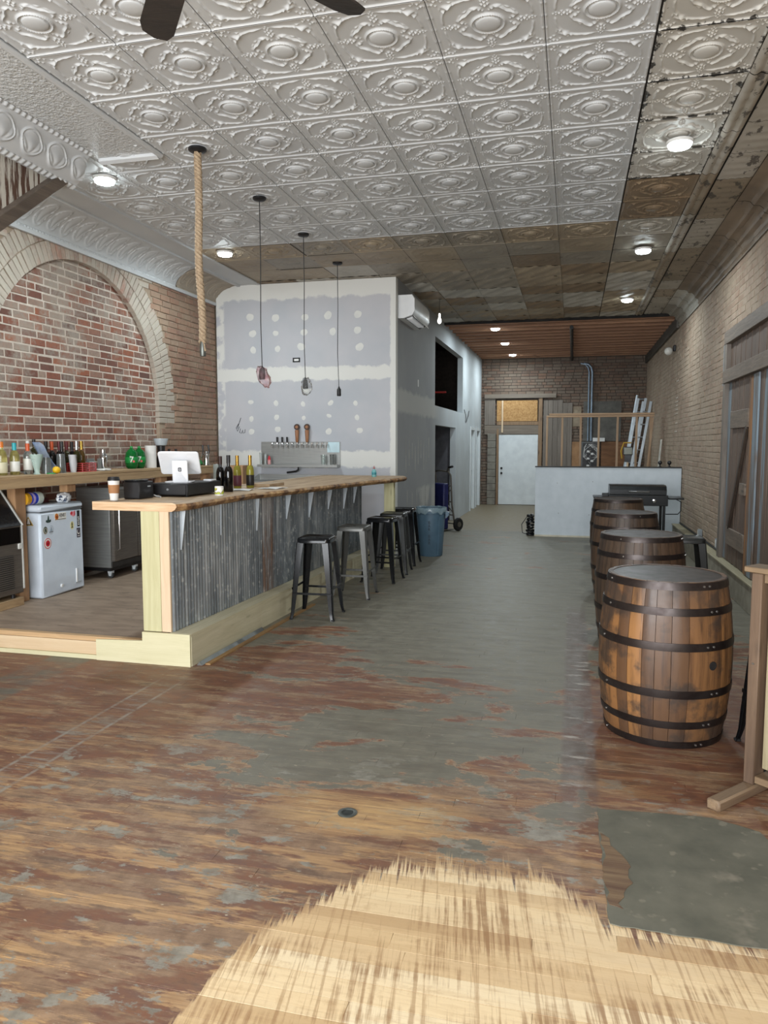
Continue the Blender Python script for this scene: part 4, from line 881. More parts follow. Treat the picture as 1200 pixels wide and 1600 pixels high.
for i, (a, b) in enumerate(((-.03, .02), (.03, -.02), (.0, .035), (-.02, -.03))): MB().tube([(-4.84+a*.3, 5.99+b*.3, ZT+.06), (-4.84+a*1.3, 5.99+b*1.3, ZT+.19)], .004, 6).build('straw', M('straw_white', (214, 226, 220), rough=.5), t)
def pint(label, x, y, z, h=.15, r0=.032, r1=.044, m=None, name='mixing_glass', cat='glass', group=None):
    return MB().lathe([(.0, 0), (r0, 0), (r1, h), (r1-.003, h), (r0-.002, .008), (.0, .008)], 22).v and MB().lathe([(.0, z), (r0, z), (r1, z+h), (r1-.003, z+h), (r0-.002, z+.008), (.0, z+.008)], 22, (x, y, 0)).one(name, m or glass, label, cat, group)
smoke = M('smoky_glass', (176, 180, 178), (160, 164, 162), rough=.08, trans=.75)
pint('clear mixing glass just left of the yellow lemon', -4.86, 6.145, ZT, .155, .046, .040, smoke, group='glasses on the back counter'); pint('tall clear shaker glass just right of the yellow lemon', -4.87, 6.37, ZT, .185, .046, .036, smoke, group='glasses on the back counter')
lm = MB(); prof = [(.0, -.043)]+[(.034*math.sin(math.pi*i/10)**.8+.001, -.037*math.cos(math.pi*i/10)) for i in range(1, 10)]+[(.0, .045)]
lm.lathe(prof, 18, (-4.80, 6.21, ZT+.034), Matrix.Rotation(R(80), 3, 'X')).one('lemon', M('lemon_peel', (232, 186, 30), (220, 170, 20), scale=30, rough=.45, bump=.3, bs=90), 'bright yellow lemon at the edge of the back counter', 'lemon')
lid_ = MB().lathe([(.0, ZT), (.04, ZT), (.04, ZT+.010), (.0, ZT+.010)], 18, (-4.79, 6.12, 0)).one('coaster', flat('plastic_green', (50, 150, 84)), 'small round green disc lying beside the lemon', 'coaster')
t = thing('cup_stack', 'leaning stack of white plastic cups on the back counter', 'cup stack', (-4.85, 6.53, ZT))
for i in range(7): MB().lathe([(.026, ZT+i*.014), (.037, ZT+.09+i*.014), (.038, ZT+.092+i*.014), (.035, ZT+.09+i*.014), (.024, ZT+.004+i*.014)], 18, (-4.85, 6.53-.002*i, 0)).build('cup', flat('cup_white', (206, 208, 210)), t)
t = thing('red_basket', 'red plastic basket holding wine bottles on the back counter', 'basket', (-4.90, 6.73, ZT)); rb = M('red_plastic', (178, 44, 46), (160, 36, 40), rough=.4)
MB().box(-4.99, -4.81, 6.62, 6.84, ZT, ZT+.004).build('tray', rb, t)
for i in range(5):
    zz = ZT+.006+i*.020; MB().tube([(-4.99+.006*0, 6.62, zz), (-4.81, 6.62, zz), (-4.81, 6.84, zz), (-4.99, 6.84, zz)], .006, 6, closed=True).build('rim_wire', rb, t)
for (a, b) in ((-4.99, 6.62), (-4.81, 6.62), (-4.81, 6.84), (-4.99, 6.84), (-4.81, 6.73), (-4.99, 6.73)): MB().tube([(a, b, ZT), (a, b, ZT+.09)], .005, 6).build('upright_wire', rb, t)
wn = [(-5.09, 6.44, gl_dk, k_cap), (-5.10, 6.54, gl_dk, r_cap), (-5.02, 6.585, gl_dk, k_cap), (-5.09, 6.64, gl_dk, flat('foil_red', (96, 24, 30))), (-5.08, 6.74, gl_ol, flat('foil_red', (96, 24, 30))), (-5.09, 6.84, gl_dk, k_cap), (-4.93, 6.70, gl_ol, s_cap), (-4.94, 6.79, gl_am, M('foil_gold', (190, 150, 70), rough=.3, metal=.7))]
wl_ = ['dark wine bottle with black foil nearest the blue bag', 'dark wine bottle with orange foil in the row by the brick arch', 'dark wine bottle standing in front of the back row', 'dark wine bottle with red foil behind the red basket', 'olive wine bottle with red foil behind the red basket', 'dark wine bottle with black foil at the right end of the row', 'olive green bottle with silver top inside the red basket', 'amber bottle with gold foil inside the red basket']
for (x, y, m_, c_), l_ in zip(wn, wl_): bottle('wine_bottle', l_, x, y, ZT+(.0045 if 'inside' in l_ else 0), .305, .037, m_, .085, c_, None, neck=.38, group='wine bottles on the back counter')
# clear carrier bag standing up between the bottles
bgm = M('blue_film', (196, 210, 228), (150, 172, 210), scale=7, rough=.25, trans=.35, bump=.5, bs=25)
mb = MB()
def bagf(a, b):
    y = 6.22+.22*a+.10*(1-b)*a-.05*b; ht = .30-.17*max(0, a-.28)/.72; z = ZT+b*ht; x = -4.97-.03*b+.025*math.sin(a*9+b*4)*(.3+b)
    return (x, y, z)
mb.grid(18, 14, bagf); n0 = len(mb.v); mb.grid(18, 14, lambda a, b: (lambda p: (p[0]-.05*math.sin(math.pi*min(1, a*1.0))*(1-.7*b)-.004, p[1], p[2]))(bagf(a, b)))
mb.one('plastic_bag', bgm, 'clear blue tinted plastic bag sagging over the bottles', 'bag')
t = thing('napkin_holder', 'grey steel holder with bags beside the tall shaker', 'holder', (-4.93, 6.98, ZT))
MB().box(-4.98, -4.89, 6.92, 7.05, ZT, ZT+.004).build('base', stain, t); MB().box(-4.98, -4.975, 6.92, 7.05, ZT, ZT+.13).build('back_plate', stain, t); MB().box(-4.895, -4.89, 6.99, 7.05, ZT, ZT+.13).build('front_plate', stain, t)
MB().box(-4.97, -4.90, 6.93, 6.99, ZT+.004, ZT+.10, .01).build('film_packet', plas, t)
t = thing('cocktail_shaker', 'tall stainless cocktail shaker by the brick wall', 'shaker', (-4.92, 7.13, ZT))
MB().lathe([(.0, ZT), (.034, ZT), (.042, ZT+.13), (.042, ZT+.135)], 20, (-4.92, 7.13, 0)).build('tin', chrome, t); MB().lathe([(.043, ZT+.13), (.040, ZT+.165), (.026, ZT+.185), (.022, ZT+.19)], 20, (-4.92, 7.13, 0)).build('strainer', chrome, t); MB().lathe([(.021, ZT+.185), (.021, ZT+.22), (.0, ZT+.224)], 16, (-4.92, 7.13, 0)).build('cap', chrome, t)
crumple('paper_towel_sheet', flat('tissue_white', (224, 222, 216)), 'crumpled white paper on the edge of the counter', 'paper', (-4.82, 6.98, ZT), (.04, .12, .014), 8)
# green soda bottles
sg = M('green_soda_plastic', (16, 120, 52), (10, 100, 42), rough=.08, trans=.35)
for (y, lb) in ((7.70, 'left of two round green soda bottles on the back counter'), (7.86, 'right of two round green soda bottles, next to the paper towels')):
    t = thing('soda_bottle', lb, 'bottle', (-4.94, y, ZT), 'green soda bottles on the back counter')
    MB().lathe([(.0, ZT), (.045, ZT), (.066, ZT+.02), (.072, ZT+.06), (.070, ZT+.10), (.072, ZT+.14), (.064, ZT+.185), (.040, ZT+.215), (.016, ZT+.235), (.014, ZT+.245)], 24, (-4.94, y, 0)).build('bottle', sg, t)
    MB().lathe([(.017, ZT+.238), (.017, ZT+.258), (.0, ZT+.26)], 16, (-4.94, y, 0)).build('cap', flat('cap_green', (30, 140, 60)), t)
    an = math.atan2(0-y, 4.94); ox, oy = math.cos(an), math.sin(an)
    lbm = MB().lathe([(.0725, ZT+.065), (.0738, ZT+.067), (.0738, ZT+.133), (.0725, ZT+.135)], 24, (-4.94, y, 0)).build('label', flat('label_green', (20, 132, 58)), t)
    # seven and red dot printed on the label
    part(text_mesh('7', .095), 'numeral', flat('sticker_white', (228, 226, 220)), lbm, (ox*.0752, oy*.0752, .103), (R(90), 0, an+R(90)))
    dd = MB().lathe([(.0, 0), (.013, 0), (.013, .0012), (.0, .0012)], 14).mesh('red_dot'); c5 = Vector((ox*.0755-oy*.022, oy*.0755+ox*.022, .085)); part(dd, 'red_dot', flat('sticker_red', (196, 40, 52)), lbm, c5, (0, R(90), an))
t = thing('paper_towel_roll', 'white roll of paper towels standing on the back counter', 'paper towel', (-4.93, 8.09, ZT)); pw = M('paper_white', (224, 222, 218), (214, 212, 208), rough=.85, bump=.2, bs=60)
MB().lathe([(.018, ZT), (.066, ZT), (.066, ZT+.265), (.018, ZT+.265)], 28, (-4.93, 8.09, 0)).build('roll', pw, t); MB().lathe([(.018, ZT+.001), (.018, ZT+.268), (.015, ZT+.268)], 14, (-4.93, 8.09, 0)).build('core', M('card_core', (160, 130, 96), rough=.8), t)
t = thing('blender', 'dark appliance with a grey plastic hopper on the back counter', 'blender', (-4.93, 8.33, ZT))
MB().lathe([(.0, ZT), (.075, ZT), (.07, ZT+.06), (.045, ZT+.16), (.05, ZT+.26), (.06, ZT+.27)], 22, (-4.93, 8.33, 0)).build('body', blk, t); MB().lathe([(.055, ZT+.265), (.066, ZT+.27), (.085, ZT+.34), (.085, ZT+.352), (.06, ZT+.352)], 22, (-4.93, 8.33, 0)).build('hopper', M('grey_plastic', (178, 186, 190), (166, 174, 178), rough=.3), t)
for i, (y, m_, lb) in enumerate(((8.55, gl_dk, 'dark squat bottle behind the tablet till, left one'), (8.72, gl_dk, 'dark squat bottle behind the tablet till, right one'))): bottle('syrup_bottle', lb, -4.95, y, ZT, .22, .038, m_, .04, k_cap, group='bottles behind the till')
crumple('green_cloth', flat('green_cloth', (36, 130, 62)), 'crumpled green cloth at the far end of the back counter', 'cloth', (-4.90, 9.16, ZT), (.06, .14, .04), 12)
# ---------------------------------------------------------------- on the bar
ZB = 1.2008
t = thing('coffee_cup', 'white paper coffee cup with brown sleeve and black lid', 'cup', (-3.36, 4.99, ZB)); cx, cy = -3.36, 4.99; CP = flat('cup_paper', (226, 224, 218))
MB().lathe([(.0, ZB), (.030, ZB), (.0435, ZB+.155)], 26, (cx, cy, 0)).build('cup', CP, t); MB().lathe([(.0362, ZB+.055), (.0378, ZB+.056), (.0425, ZB+.118), (.0410, ZB+.119)], 26, (cx, cy, 0)).build('sleeve', M('kraft', (164, 118, 78), (150, 106, 68), rough=.8), t); MB().lathe([(.0455, ZB+.150), (.0465, ZB+.158), (.0435, ZB+.163), (.0405, ZB+.178), (.036, ZB+.178), (.034, ZB+.170), (.0, ZB+.170)], 26, (cx, cy, 0)).build('lid', blk, t)
t = thing('receipt_printer', 'black receipt printer next to the coffee cup', 'printer', (-3.30, 5.25, ZB)); MB().box(-3.38, -3.235, 5.14, 5.34, ZB, ZB+.135, .008).build('body', blk, t); MB().box(-3.375, -3.24, 5.143, 5.28, ZB+.136, ZB+.148, .005).build('cover', M('lid_black', (30, 31, 34)), t); MB().box(-3.234, -3.232, 5.25, 5.29, ZB+.09, ZB+.10).build('badge', flat('plate_grey', (176, 184, 190)), t)
cab = MB().tube([(-3.25, 5.36, ZB+.02), (-3.23, 5.38, ZB+.007), (-3.20, 5.36, ZB+.0065), (-3.17, 5.33, ZB+.0065)], .006, 7).one('usb_cable', flat('cable_grey', (170, 172, 172)), 'short grey cable end lying between printer and cash drawer', 'cable')
t = thing('cash_drawer', 'low black cash drawer under the white tablet stand', 'cash drawer', (-3.10, 5.64, ZB)); DX0, DX1, DY0, DY1 = -3.335, -2.985, 5.43, 6.02
for a in (DX0+.03, DX1-.03):
    for b in (DY0+.04, DY1-.04): MB().lathe([(.012, ZB), (.012, ZB+.012)], 8, (a, b, 0)).build('foot', M('rubber', (22, 22, 22)), t)
MB().box(DX0, DX1, DY0, DY1, ZB+.012, ZB+.108, .005).build('body', M('drawer_black', (32, 33, 36), (27, 28, 30), rough=.42, metal=.2), t); MB().box(DX0+.015, DX1-.015, DY0-.006, DY0+.001, ZB+.018, ZB+.10, .003).build('front', blk, t); MB().lathe([(.010, 0), (.010, .006), (.0, .006)], 14, M=Matrix.Rotation(R(90), 3, 'X'), c=((DX0+DX1)/2, DY0-.005, ZB+.06)).build('lock', chrome, t)
# tablet till: back of a tilted white tablet on its stand
tz = ZB+.109; tt = thing('tablet_till', 'white tablet till on a stand, its back to the room', 'tablet', (-3.17, 5.62, tz)); wg = M('till_white', (226, 228, 230), (220, 222, 226), rough=.25)
def rrect(w, h, r, n=6):
    out = []
    for qx, qy, a0 in ((1, 1, 0), (-1, 1, 90), (-1, -1, 180), (1, -1, 270)):
        for i in range(n+1): a = R(a0+90*i/n); out.append((qx*(w/2-r)+r*math.cos(a), qy*(h/2-r)+r*math.sin(a)))
    return out
def slab(w, h, r, th, Mx):
    mb = MB(); pts = rrect(w, h, r); n = len(pts); b = .004
    for (sc_, d) in ((b, 0), (0, b), (0, th-b), (b, th)): mb.v += [tuple(Mx @ Vector((u*(1-2*sc_/w), v*(1-2*sc_/h), d))) for u, v in pts]
    for i in range(3):
        for k in range(n): mb.f.append((i*n+k, i*n+(k+1) % n, (i+1)*n+(k+1) % n, (i+1)*n+k))
    mb.f += [tuple(reversed(range(n))), tuple(range(3*n, 4*n))]; return mb
# tablet plane: leans back towards the barkeeper; its back faces the room (towards +x -y)
ang = R(58-90); Bx = Matrix.Rotation(R(32), 4, 'Z')            # frame: u along the screen width
Mt = Matrix.Translation((-3.17, 5.645, tz+.165)) @ Matrix.Rotation(R(-22+40), 4, 'Z') @ Matrix.Rotation(R(128), 4, 'X')
sk = Mt @ Matrix(((1, .0, 0, 0), (0, 1, 0, 0), (0, 0, 1, 0), (0, 0, 0, 1)))
slab(.33, .235, .022, .016, sk).build('tablet', wg, tt); slab(.30, .205, .01, .0012, sk @ Matrix.Translation((0, 0, -.0012))).build('screen', M('gloss_black', (14, 14, 16)), tt)
Ms = Matrix.Translation((-3.125, 5.57, tz+.092)) @ Matrix.Rotation(R(18), 4, 'Z') @ Matrix.Rotation(R(98), 4, 'X')
stn = slab(.125, .185, .012, .022, Ms).build('stand', wg, tt)
slab(.026, .032, .006, .001, Ms @ Matrix.Translation((0, .02, .022))).build('logo', blkk, stn); slab(.015, .018, .003, .001, Ms @ Matrix.Translation((0, .02, .023))).build('logo_gap', wg, stn); slab(.007, .008, .001, .001, Ms @ Matrix.Translation((0, .02, .024))).build('logo_core', blkk, stn)
slab(.22, .17, .012, .01, Matrix.Translation((-3.17, 5.64, tz)) @ Matrix.Rotation(R(18), 4, 'Z')).build('base', wg, tt)
t = thing('card_reader', 'small white card reader dock lying behind the tablet stand', 'card reader', (-3.03, 5.90, tz)); MB().box(-3.07, -2.995, 5.85, 5.95, tz, tz+.016, .005).build('dock', wg, t); MB().box(-3.055, -3.01, 5.87, 5.90, tz+.0165, tz+.018).build('slot', blkk, t); MB().box(-3.055, -3.01, 5.91, 5.935, tz+.0165, tz+.018).build('slot', blkk, t)
# printed can, bottles, cups
t = thing('printed_tin', 'white tin with a yellow green pattern on the bar edge', 'tin', (-2.83, 5.67, ZB)); 
g = G('pattern_print'); v = g.voro(g.pos('O', (1, 1, 1)), 26); g.out(g.ramp(v, [(.25, (170, 196, 60)), (.38, (206, 196, 80)), (.5, (70, 84, 50)), (.56, (232, 230, 220))]), .4)
MB().lathe([(.0, ZB), (.036, ZB), (.036, ZB+.076), (.034, ZB+.078), (.0, ZB+.076)], 26, (-2.83, 5.67, 0)).build('tin', flat('sticker_white', (228, 226, 220)), t); MB().lathe([(.0362, ZB+.014), (.0367, ZB+.015), (.0367, ZB+.062), (.0362, ZB+.063)], 26, (-2.83, 5.67, 0)).build('print', g.m, t)
lbk = flat('label_black', (30, 26, 26)); lpk = flat('label_plum', (96, 44, 60))
G3 = 'wine bottles on the bar'
bottle('wine_bottle', 'tall black wine bottle on the bar beside the printed tin', -2.98, 6.16, ZB, .325, .039, gl_dk, .07, k_cap, None, neck=.36, group=G3)
bottle('wine_bottle', 'second black wine bottle just behind the first on the bar', -3.07, 6.18, ZB, .315, .038, gl_dk, .07, flat('foil_brown', (56, 34, 28)), None, neck=.36, group=G3)
wy = M('white_wine', (178, 172, 74), (166, 158, 62), rough=.05, trans=.45)
bottle('wine_bottle', 'white wine bottle with gold foil on the bar, left of the pair', -3.13, 6.66, ZB, .315, .038, wy, .10, M('foil_gold', (190, 150, 70)), lpk, (.12, .62), neck=.36, group=G3)
bottle('wine_bottle', 'white wine bottle with gold foil on the bar, right of the pair', -3.06, 6.80, ZB, .315, .038, wy, .10, M('foil_gold', (190, 150, 70)), lbk, (.12, .62), neck=.36, group=G3)
t = thing('cup_stack', 'stack of clear plastic cups with green lid behind the wine bottles', 'cup stack', (-3.22, 6.42, ZB))
for i in range(8): MB().lathe([(.028, ZB+i*.018), (.038, ZB+.11+i*.018), (.040, ZB+.112+i*.018), (.037, ZB+.11+i*.018)], 18, (-3.22, 6.42, 0)).build('cup', M('cup_film', (196, 206, 202), (186, 196, 192), rough=.2, trans=.4), t)
crumple('green_wrapper', flat('plastic_green', (50, 150, 84)), 'crumpled green wrapper lying in front of the clear cup stack', 'wrapper', (-3.13, 6.40, ZB), (.035, .05, .03), 5)
for (x, y, a, lb) in ((-2.98, 6.42, 12, 'loose printed sheet of paper lying near the wine bottles'), (-2.80, 6.74, -4, 'white sheet of paper at the edge of the bar top')):
    mb = MB(); Mz = Matrix.Translation((x, y, ZB)) @ Matrix.Rotation(R(a), 4, 'Z'); mb.grid(8, 10, lambda u, v: tuple(Mz @ Vector(((u-.5)*.20, (v-.5)*.28, .001+.006*abs(math.sin(u*3+v*4))))))
    o = mb.one('paper_sheet', flat('paper_sheet', (222, 220, 216)), lb, 'paper')
nb = MB().box(-3.10, -2.92, 6.95, 7.34, ZB, ZB+.03, .003).one('cutting_board', M('board_pale', (176, 152, 122), (158, 134, 106), rough=.6), 'pale wooden board lying on the bar top behind the wine bottles', 'board')
t = thing('soap_bottle', 'small blue and white pump bottle at the far end of the bar', 'bottle', (-2.52, 9.5, ZB)); MB().lathe([(.0, ZB), (.030, ZB), (.032, ZB+.01), (.032, ZB+.075), (.016, ZB+.10), (.012, ZB+.105)], 18, (-2.52, 9.5, 0)).build('bottle', M('aqua_plastic', (120, 186, 190), (150, 206, 206), rough=.2, trans=.3), t); MB().lathe([(.0322, ZB+.03), (.0328, ZB+.031), (.0328, ZB+.06), (.0322, ZB+.061)], 18, (-2.52, 9.5, 0)).build('label', flat('label_teal', (60, 140, 150)), t); MB().lathe([(.014, ZB+.104), (.016, ZB+.12), (.008, ZB+.125), (.008, ZB+.14), (.0, ZB+.142)], 14, (-2.52, 9.5, 0)).build('pump', flat('pump_red', (170, 110, 110)), t)
# ================================================================== TAP WALL
tw = thing('beer_tap_panel', 'stainless wall mounted beer tap panel with drip tray', 'beer taps', (-3.86, YD-.05, 1.27)); PX0, PX1 = -4.47, -3.245
MB().box(PX0, PX1, YD-.012, YD-.002, 1.32, 1.665, .002).build('back_plate', stain, tw)
tr_ = MB().prism([(YD-.012, 1.30), (YD-.17, 1.30), (YD-.17, 1.335), (YD-.155, 1.335), (YD-.155, 1.315), (YD-.012, 1.315)], 0, PX0, PX1).build('drip_tray', stain, tw, smooth=False)
MB().tube([(-3.86, YD-.09, 1.30), (-3.86, YD-.09, 1.26), (-3.9, YD-.08, 1.235), (-4.05, YD-.05, 1.215)], .014, 8).build('drain_hose', blk, tr_)
for i in range(12):
    x = PX0+.20+i*.077; zt = 1.625
    f_ = MB().tube([(x, YD-.012, zt), (x, YD-.055, zt), (x, YD-.085, zt-.012), (x, YD-.095, zt-.05)], [.012, .011, .011, .008], 8).build('tap', chrome, tw); MB().lathe([(.007, zt), (.009, zt+.018), (.006, zt+.034)], 8, (x, YD-.065, 0)).build('collar', chrome, f_)
    if i in (1, 2, 3): MB().lathe([(.008, zt+.03), (.014, zt+.05), (.016, zt+.10), (.010, zt+.108), (.0, zt+.11)], 10, (x, YD-.065, 0)).build('black_handle', blk, f_)
    if i in (5, 7):
        h_ = MB().lathe([(.012, zt+.03), (.022, zt+.05), (.030, zt+.20), (.024, zt+.21)], 14, (x, YD-.065, 0)).build('wood_handle', M('handle_wood', (160, 112, 76), (134, 90, 60), st=(8, 8, 1), rough=.45), f_)
        MB().lathe([(.0, -.012), (.042, -.012), (.045, 0), (.042, .012), (.0, .012)], 20, (x, YD-.065, zt+.252), Matrix.Rotation(R(90), 3, 'X')).build('badge', M('dark_wood', (70, 46, 34), (52, 34, 26), rough=.4), f_); MB().lathe([(.0, 0), (.022, 0), (.022, .004), (.0, .004)], 16, (x, YD-.077, zt+.252), Matrix.Rotation(R(90), 3, 'X')).build('badge_emblem', M('handle_wood', (160, 112, 76)), f_)
for (x, z0, h, r, m_, lb, nm) in ((-4.43, 1.336, .17, .022, plas, 'stack of clear cups at the left end of the drip tray', 'cup_stack'), (-4.36, 1.336, .15, .020, plas, 'second slim stack of clear cups on the drip tray', 'cup_stack'), (-3.47, 1.336, .14, .034, glass, 'clear pint glass on the right of the drip tray', 'pint_glass'), (-3.335, 1.336, .15, .036, smoke, 'dark pint glass at the right end of the drip tray', 'pint_glass')):
    pint(lb, x, YD-.115, z0, h, r*.85, r, m_, nm, 'glass', 'cups and glasses on the drip tray')
t = thing('squeeze_bottle', 'pink squeeze bottle standing on the drip tray', 'bottle', (-4.30, YD-.115, 1.336)); MB().lathe([(.0, 1.336), (.024, 1.336), (.024, 1.40), (.012, 1.42)], 16, (-4.30, YD-.115, 0)).build('bottle', flat('rose_plastic', (206, 150, 150)), t); MB().lathe([(.024, 1.395), (.022, 1.42), (.008, 1.46), (.0, 1.462)], 14, (-4.30, YD-.115, 0)).build('cap', flat('sticker_red', (196, 40, 52)), t)
MB().box(-3.44, -3.255, YD-.020, YD-.014, 1.51, 1.66, .002).build('notice_card', flat('notice_blue', (196, 222, 230)), tw)
# sink bench below the taps and a two-tap tower on the back counter
t = thing('bar_sink', 'stainless steel bench under the beer taps', 'bench', (-3.9, YD-.2, ZP)); MB().box(-4.5, -3.2, YD-.34, YD-.012, 1.06, 1.10, .004).build('top', stain, t); MB().box(-4.5, -3.2, YD-.02, YD-.006, 1.10, 1.19, .002).build('splash', stain, t); MB().prism([(YD-.34, 1.10), (YD-.012, 1.10), (YD-.012, 1.19)], 0, -4.52, -4.50).build('side_splash', stain, t, smooth=False)
for a in (-4.46, -3.24):
    for b in (YD-.30, YD-.05): MB().lathe([(.018, ZP), (.018, 1.06)], 10, (a, b, 0)).build('leg', stain, t)
t = thing('tap_tower', 'chrome beer tower with two black tap handles at the end of the back counter', 'beer tower', (-4.80, 9.26, ZT)); MB().lathe([(.05, ZT), (.05, ZT+.008), (.03, ZT+.012), (.03, ZT+.17), (.024, ZT+.185), (.0, ZT+.19)], 20, (-4.80, 9.26, 0)).build('column', chrome, t)
for dx in (-.04, .05):
    f_ = MB().tube([(-4.80+dx*.5, 9.26, ZT+.15), (-4.80+dx, 9.22, ZT+.15), (-4.80+dx, 9.19, ZT+.10)], .011, 8).build('tap', chrome, t); MB().tube([(-4.80+dx, 9.225, ZT+.15), (-4.80+dx+.01, 9.225, ZT+.19), (-4.80+dx*.9, 9.225, ZT+.27)], [.006, .010, .015], 8).build('black_handle', blk, f_)
MB().box(-4.72, -4.50, 9.75, 9.95, ZP, 1.33, .004).one('cabinet', shelfz, 'narrow rough wood cabinet beside the tap wall', 'cabinet')
# ================================================================== BARRELS
def stave_mat():
    g = G('barrel_oak'); r = g.rnd(); v = g.pos('O', (18, 18, 1.4)); n = g.noise(v, 1.3, 6, .62); n2 = g.noise(g.pos('O'), 5, 5, .6)
    col = g.ramp(r, [(.0, (104, 72, 44)), (.22, (140, 98, 58)), (.42, (84, 60, 42)), (.6, (150, 106, 62)), (.78, (72, 52, 38)), (.92, (118, 84, 54))])
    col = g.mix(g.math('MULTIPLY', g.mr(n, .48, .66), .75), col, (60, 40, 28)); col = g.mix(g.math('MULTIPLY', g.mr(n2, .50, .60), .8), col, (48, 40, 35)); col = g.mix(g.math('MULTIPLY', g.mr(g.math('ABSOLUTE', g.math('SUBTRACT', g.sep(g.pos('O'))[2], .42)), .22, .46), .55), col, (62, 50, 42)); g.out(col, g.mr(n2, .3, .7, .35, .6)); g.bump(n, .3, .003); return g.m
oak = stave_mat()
def dark_stave():
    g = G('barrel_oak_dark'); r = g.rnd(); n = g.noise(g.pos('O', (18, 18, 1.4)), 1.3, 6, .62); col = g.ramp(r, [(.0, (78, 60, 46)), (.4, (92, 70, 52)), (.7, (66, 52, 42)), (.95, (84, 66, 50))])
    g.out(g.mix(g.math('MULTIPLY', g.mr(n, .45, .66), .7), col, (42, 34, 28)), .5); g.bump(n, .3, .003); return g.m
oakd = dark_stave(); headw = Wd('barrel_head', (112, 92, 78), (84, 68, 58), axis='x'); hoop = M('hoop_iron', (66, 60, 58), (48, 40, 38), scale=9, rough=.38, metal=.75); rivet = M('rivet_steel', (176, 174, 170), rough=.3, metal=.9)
BHt, RH, RB = .90, .312, .358
def br(z): t = (z/BHt)*2-1; return RH+(RB-RH)*(1-abs(t)**2.0)
def make_barrel(label):
    t = thing('whiskey_barrel', label, 'barrel', (0, 0, 0), 'wooden barrels along the right side'); rg = random.Random(8); NS = 24; w = [rg.uniform(.7, 1.35) for _ in range(NS)]; tot = sum(w); a0 = 0
    for k in range(NS):
        a1 = a0+2*math.pi*w[k]/tot; mb = MB(); n, m = 3, 14
        def fn(u, v, ins):
            a = a0+.0035+(a1-a0-.007)*u; z = BHt*v; r_ = br(z)-ins-(.0025 if u in (0, 1) and not ins else 0); return (r_*math.cos(a), r_*math.sin(a), z)
        mb.grid(n, m, lambda u, v: fn(u, v, 0)); mb.grid(n, m, lambda u, v: fn(u, v, .026)); q = (n+1)*(m+1)
        for j in range(m): mb.f += [(j*(n+1), (j+1)*(n+1), q+(j+1)*(n+1), q+j*(n+1)), (j*(n+1)+n, q+j*(n+1)+n, q+(j+1)*(n+1)+n, (j+1)*(n+1)+n)]
        for i in range(n): mb.f += [(i, q+i, q+i+1, i+1), (m*(n+1)+i, m*(n+1)+i+1, q+m*(n+1)+i+1, q+m*(n+1)+i)]
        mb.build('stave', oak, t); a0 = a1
    for zz in (.028, BHt-.045):
        hd = MB().lathe([(.0, zz), (RH-.022, zz), (RH-.022, zz+.02), (.0, zz+.02)], 40).build('head', headw, t)
        if zz > .5:
            for k in range(-3, 4): MB().box(-math.sqrt(max(.01, (RH-.026)**2-(k*.085)**2)), math.sqrt(max(.01, (RH-.026)**2-(k*.085)**2)), k*.085-.0012, k*.085+.0012, zz+.0195, zz+.0208).build('head_joint', dark, hd)
    for i, (z0, z1) in enumerate(((.002, .04), (.115, .155), (.285, .328), (.54, .583), (.725, .765), (.858, .897))):
        h_ = MB().lathe([(br(z0)-.004, z0), (br(z0)+.004, z0), (br((z0+z1)/2)+.005, (z0+z1)/2), (br(z1)+.004, z1), (br(z1)-.004, z1)], 48).build('hoop', hoop, t)
        for ak in ((-68, -62), (-166,), ): 
            for a in ak:
                a = R(a+i*5 % 11); zm = (z0+z1)/2; rr2 = br(zm)+.006; MB().lathe([(.0065, -.002), (.0055, .003), (.0, .004)], 10, (rr2*math.cos(a), rr2*math.sin(a), zm), Matrix.Rotation(a, 3, 'Z') @ Matrix.Rotation(R(90), 3, 'Y')).build('rivet', rivet, h_)
    a = R(-58); zz = .46; rr2 = br(zz)+.0005; MB().lathe([(.0, 0), (.024, 0), (.024, .002), (.017, .003), (.017, .001), (.0, .001)], 16, (rr2*math.cos(a), rr2*math.sin(a), zz), Matrix.Rotation(a, 3, 'Z') @ Matrix.Rotation(R(90), 3, 'Y')).build('bung_hole', dark, t)
    return t
b1 = make_barrel('nearest wooden barrel with amber staves and black iron hoops'); b1.location = (.53, 4.45, 0); b1.rotation_euler[2] = R(4)
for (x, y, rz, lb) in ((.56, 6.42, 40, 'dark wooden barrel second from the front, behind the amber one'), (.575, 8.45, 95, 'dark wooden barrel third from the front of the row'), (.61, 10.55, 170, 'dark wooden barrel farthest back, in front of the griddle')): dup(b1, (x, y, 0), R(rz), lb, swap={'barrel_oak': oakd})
# ================================================================== CHALKBOARD SIGN
sgn = thing('sandwich_sign', 'wooden framed chalkboard sign on feet at the right edge', 'sign', (.835, 3.72, 0)); rw1 = Wd('redwood', (118, 96, 76), (86, 68, 54), axis='z', tint=.3); rwx = Wd('redwood_flat', (138, 116, 88), (104, 84, 64), axis='x'); palew = Wd('pale_frame', (172, 162, 132), (142, 130, 102), axis='z', knots=False); rwy = Wd('redwood_foot', (140, 118, 92), (104, 84, 66), axis='y')
Z0 = ORG[sgn.name]; ORG[sgn.name] = (0, 0, 0); L = .72
MB().box(0, .05, -.045, .045, .05, 1.04, .004).build('post', rw1, sgn); MB().box(L-.05, L, -.045, .045, .05, 1.04, .004).build('post', rw1, sgn)
MB().box(-.03, L+.03, -.06, .06, 1.041, 1.068, .004).build('cap', rwx, sgn); MB().box(.051, L-.051, -.03, .03, .995, 1.04, .003).build('top_rail', rwx, sgn); MB().box(.051, L-.051, -.04, .04, .06, .095, .003).build('bottom_rail', rwx, sgn)
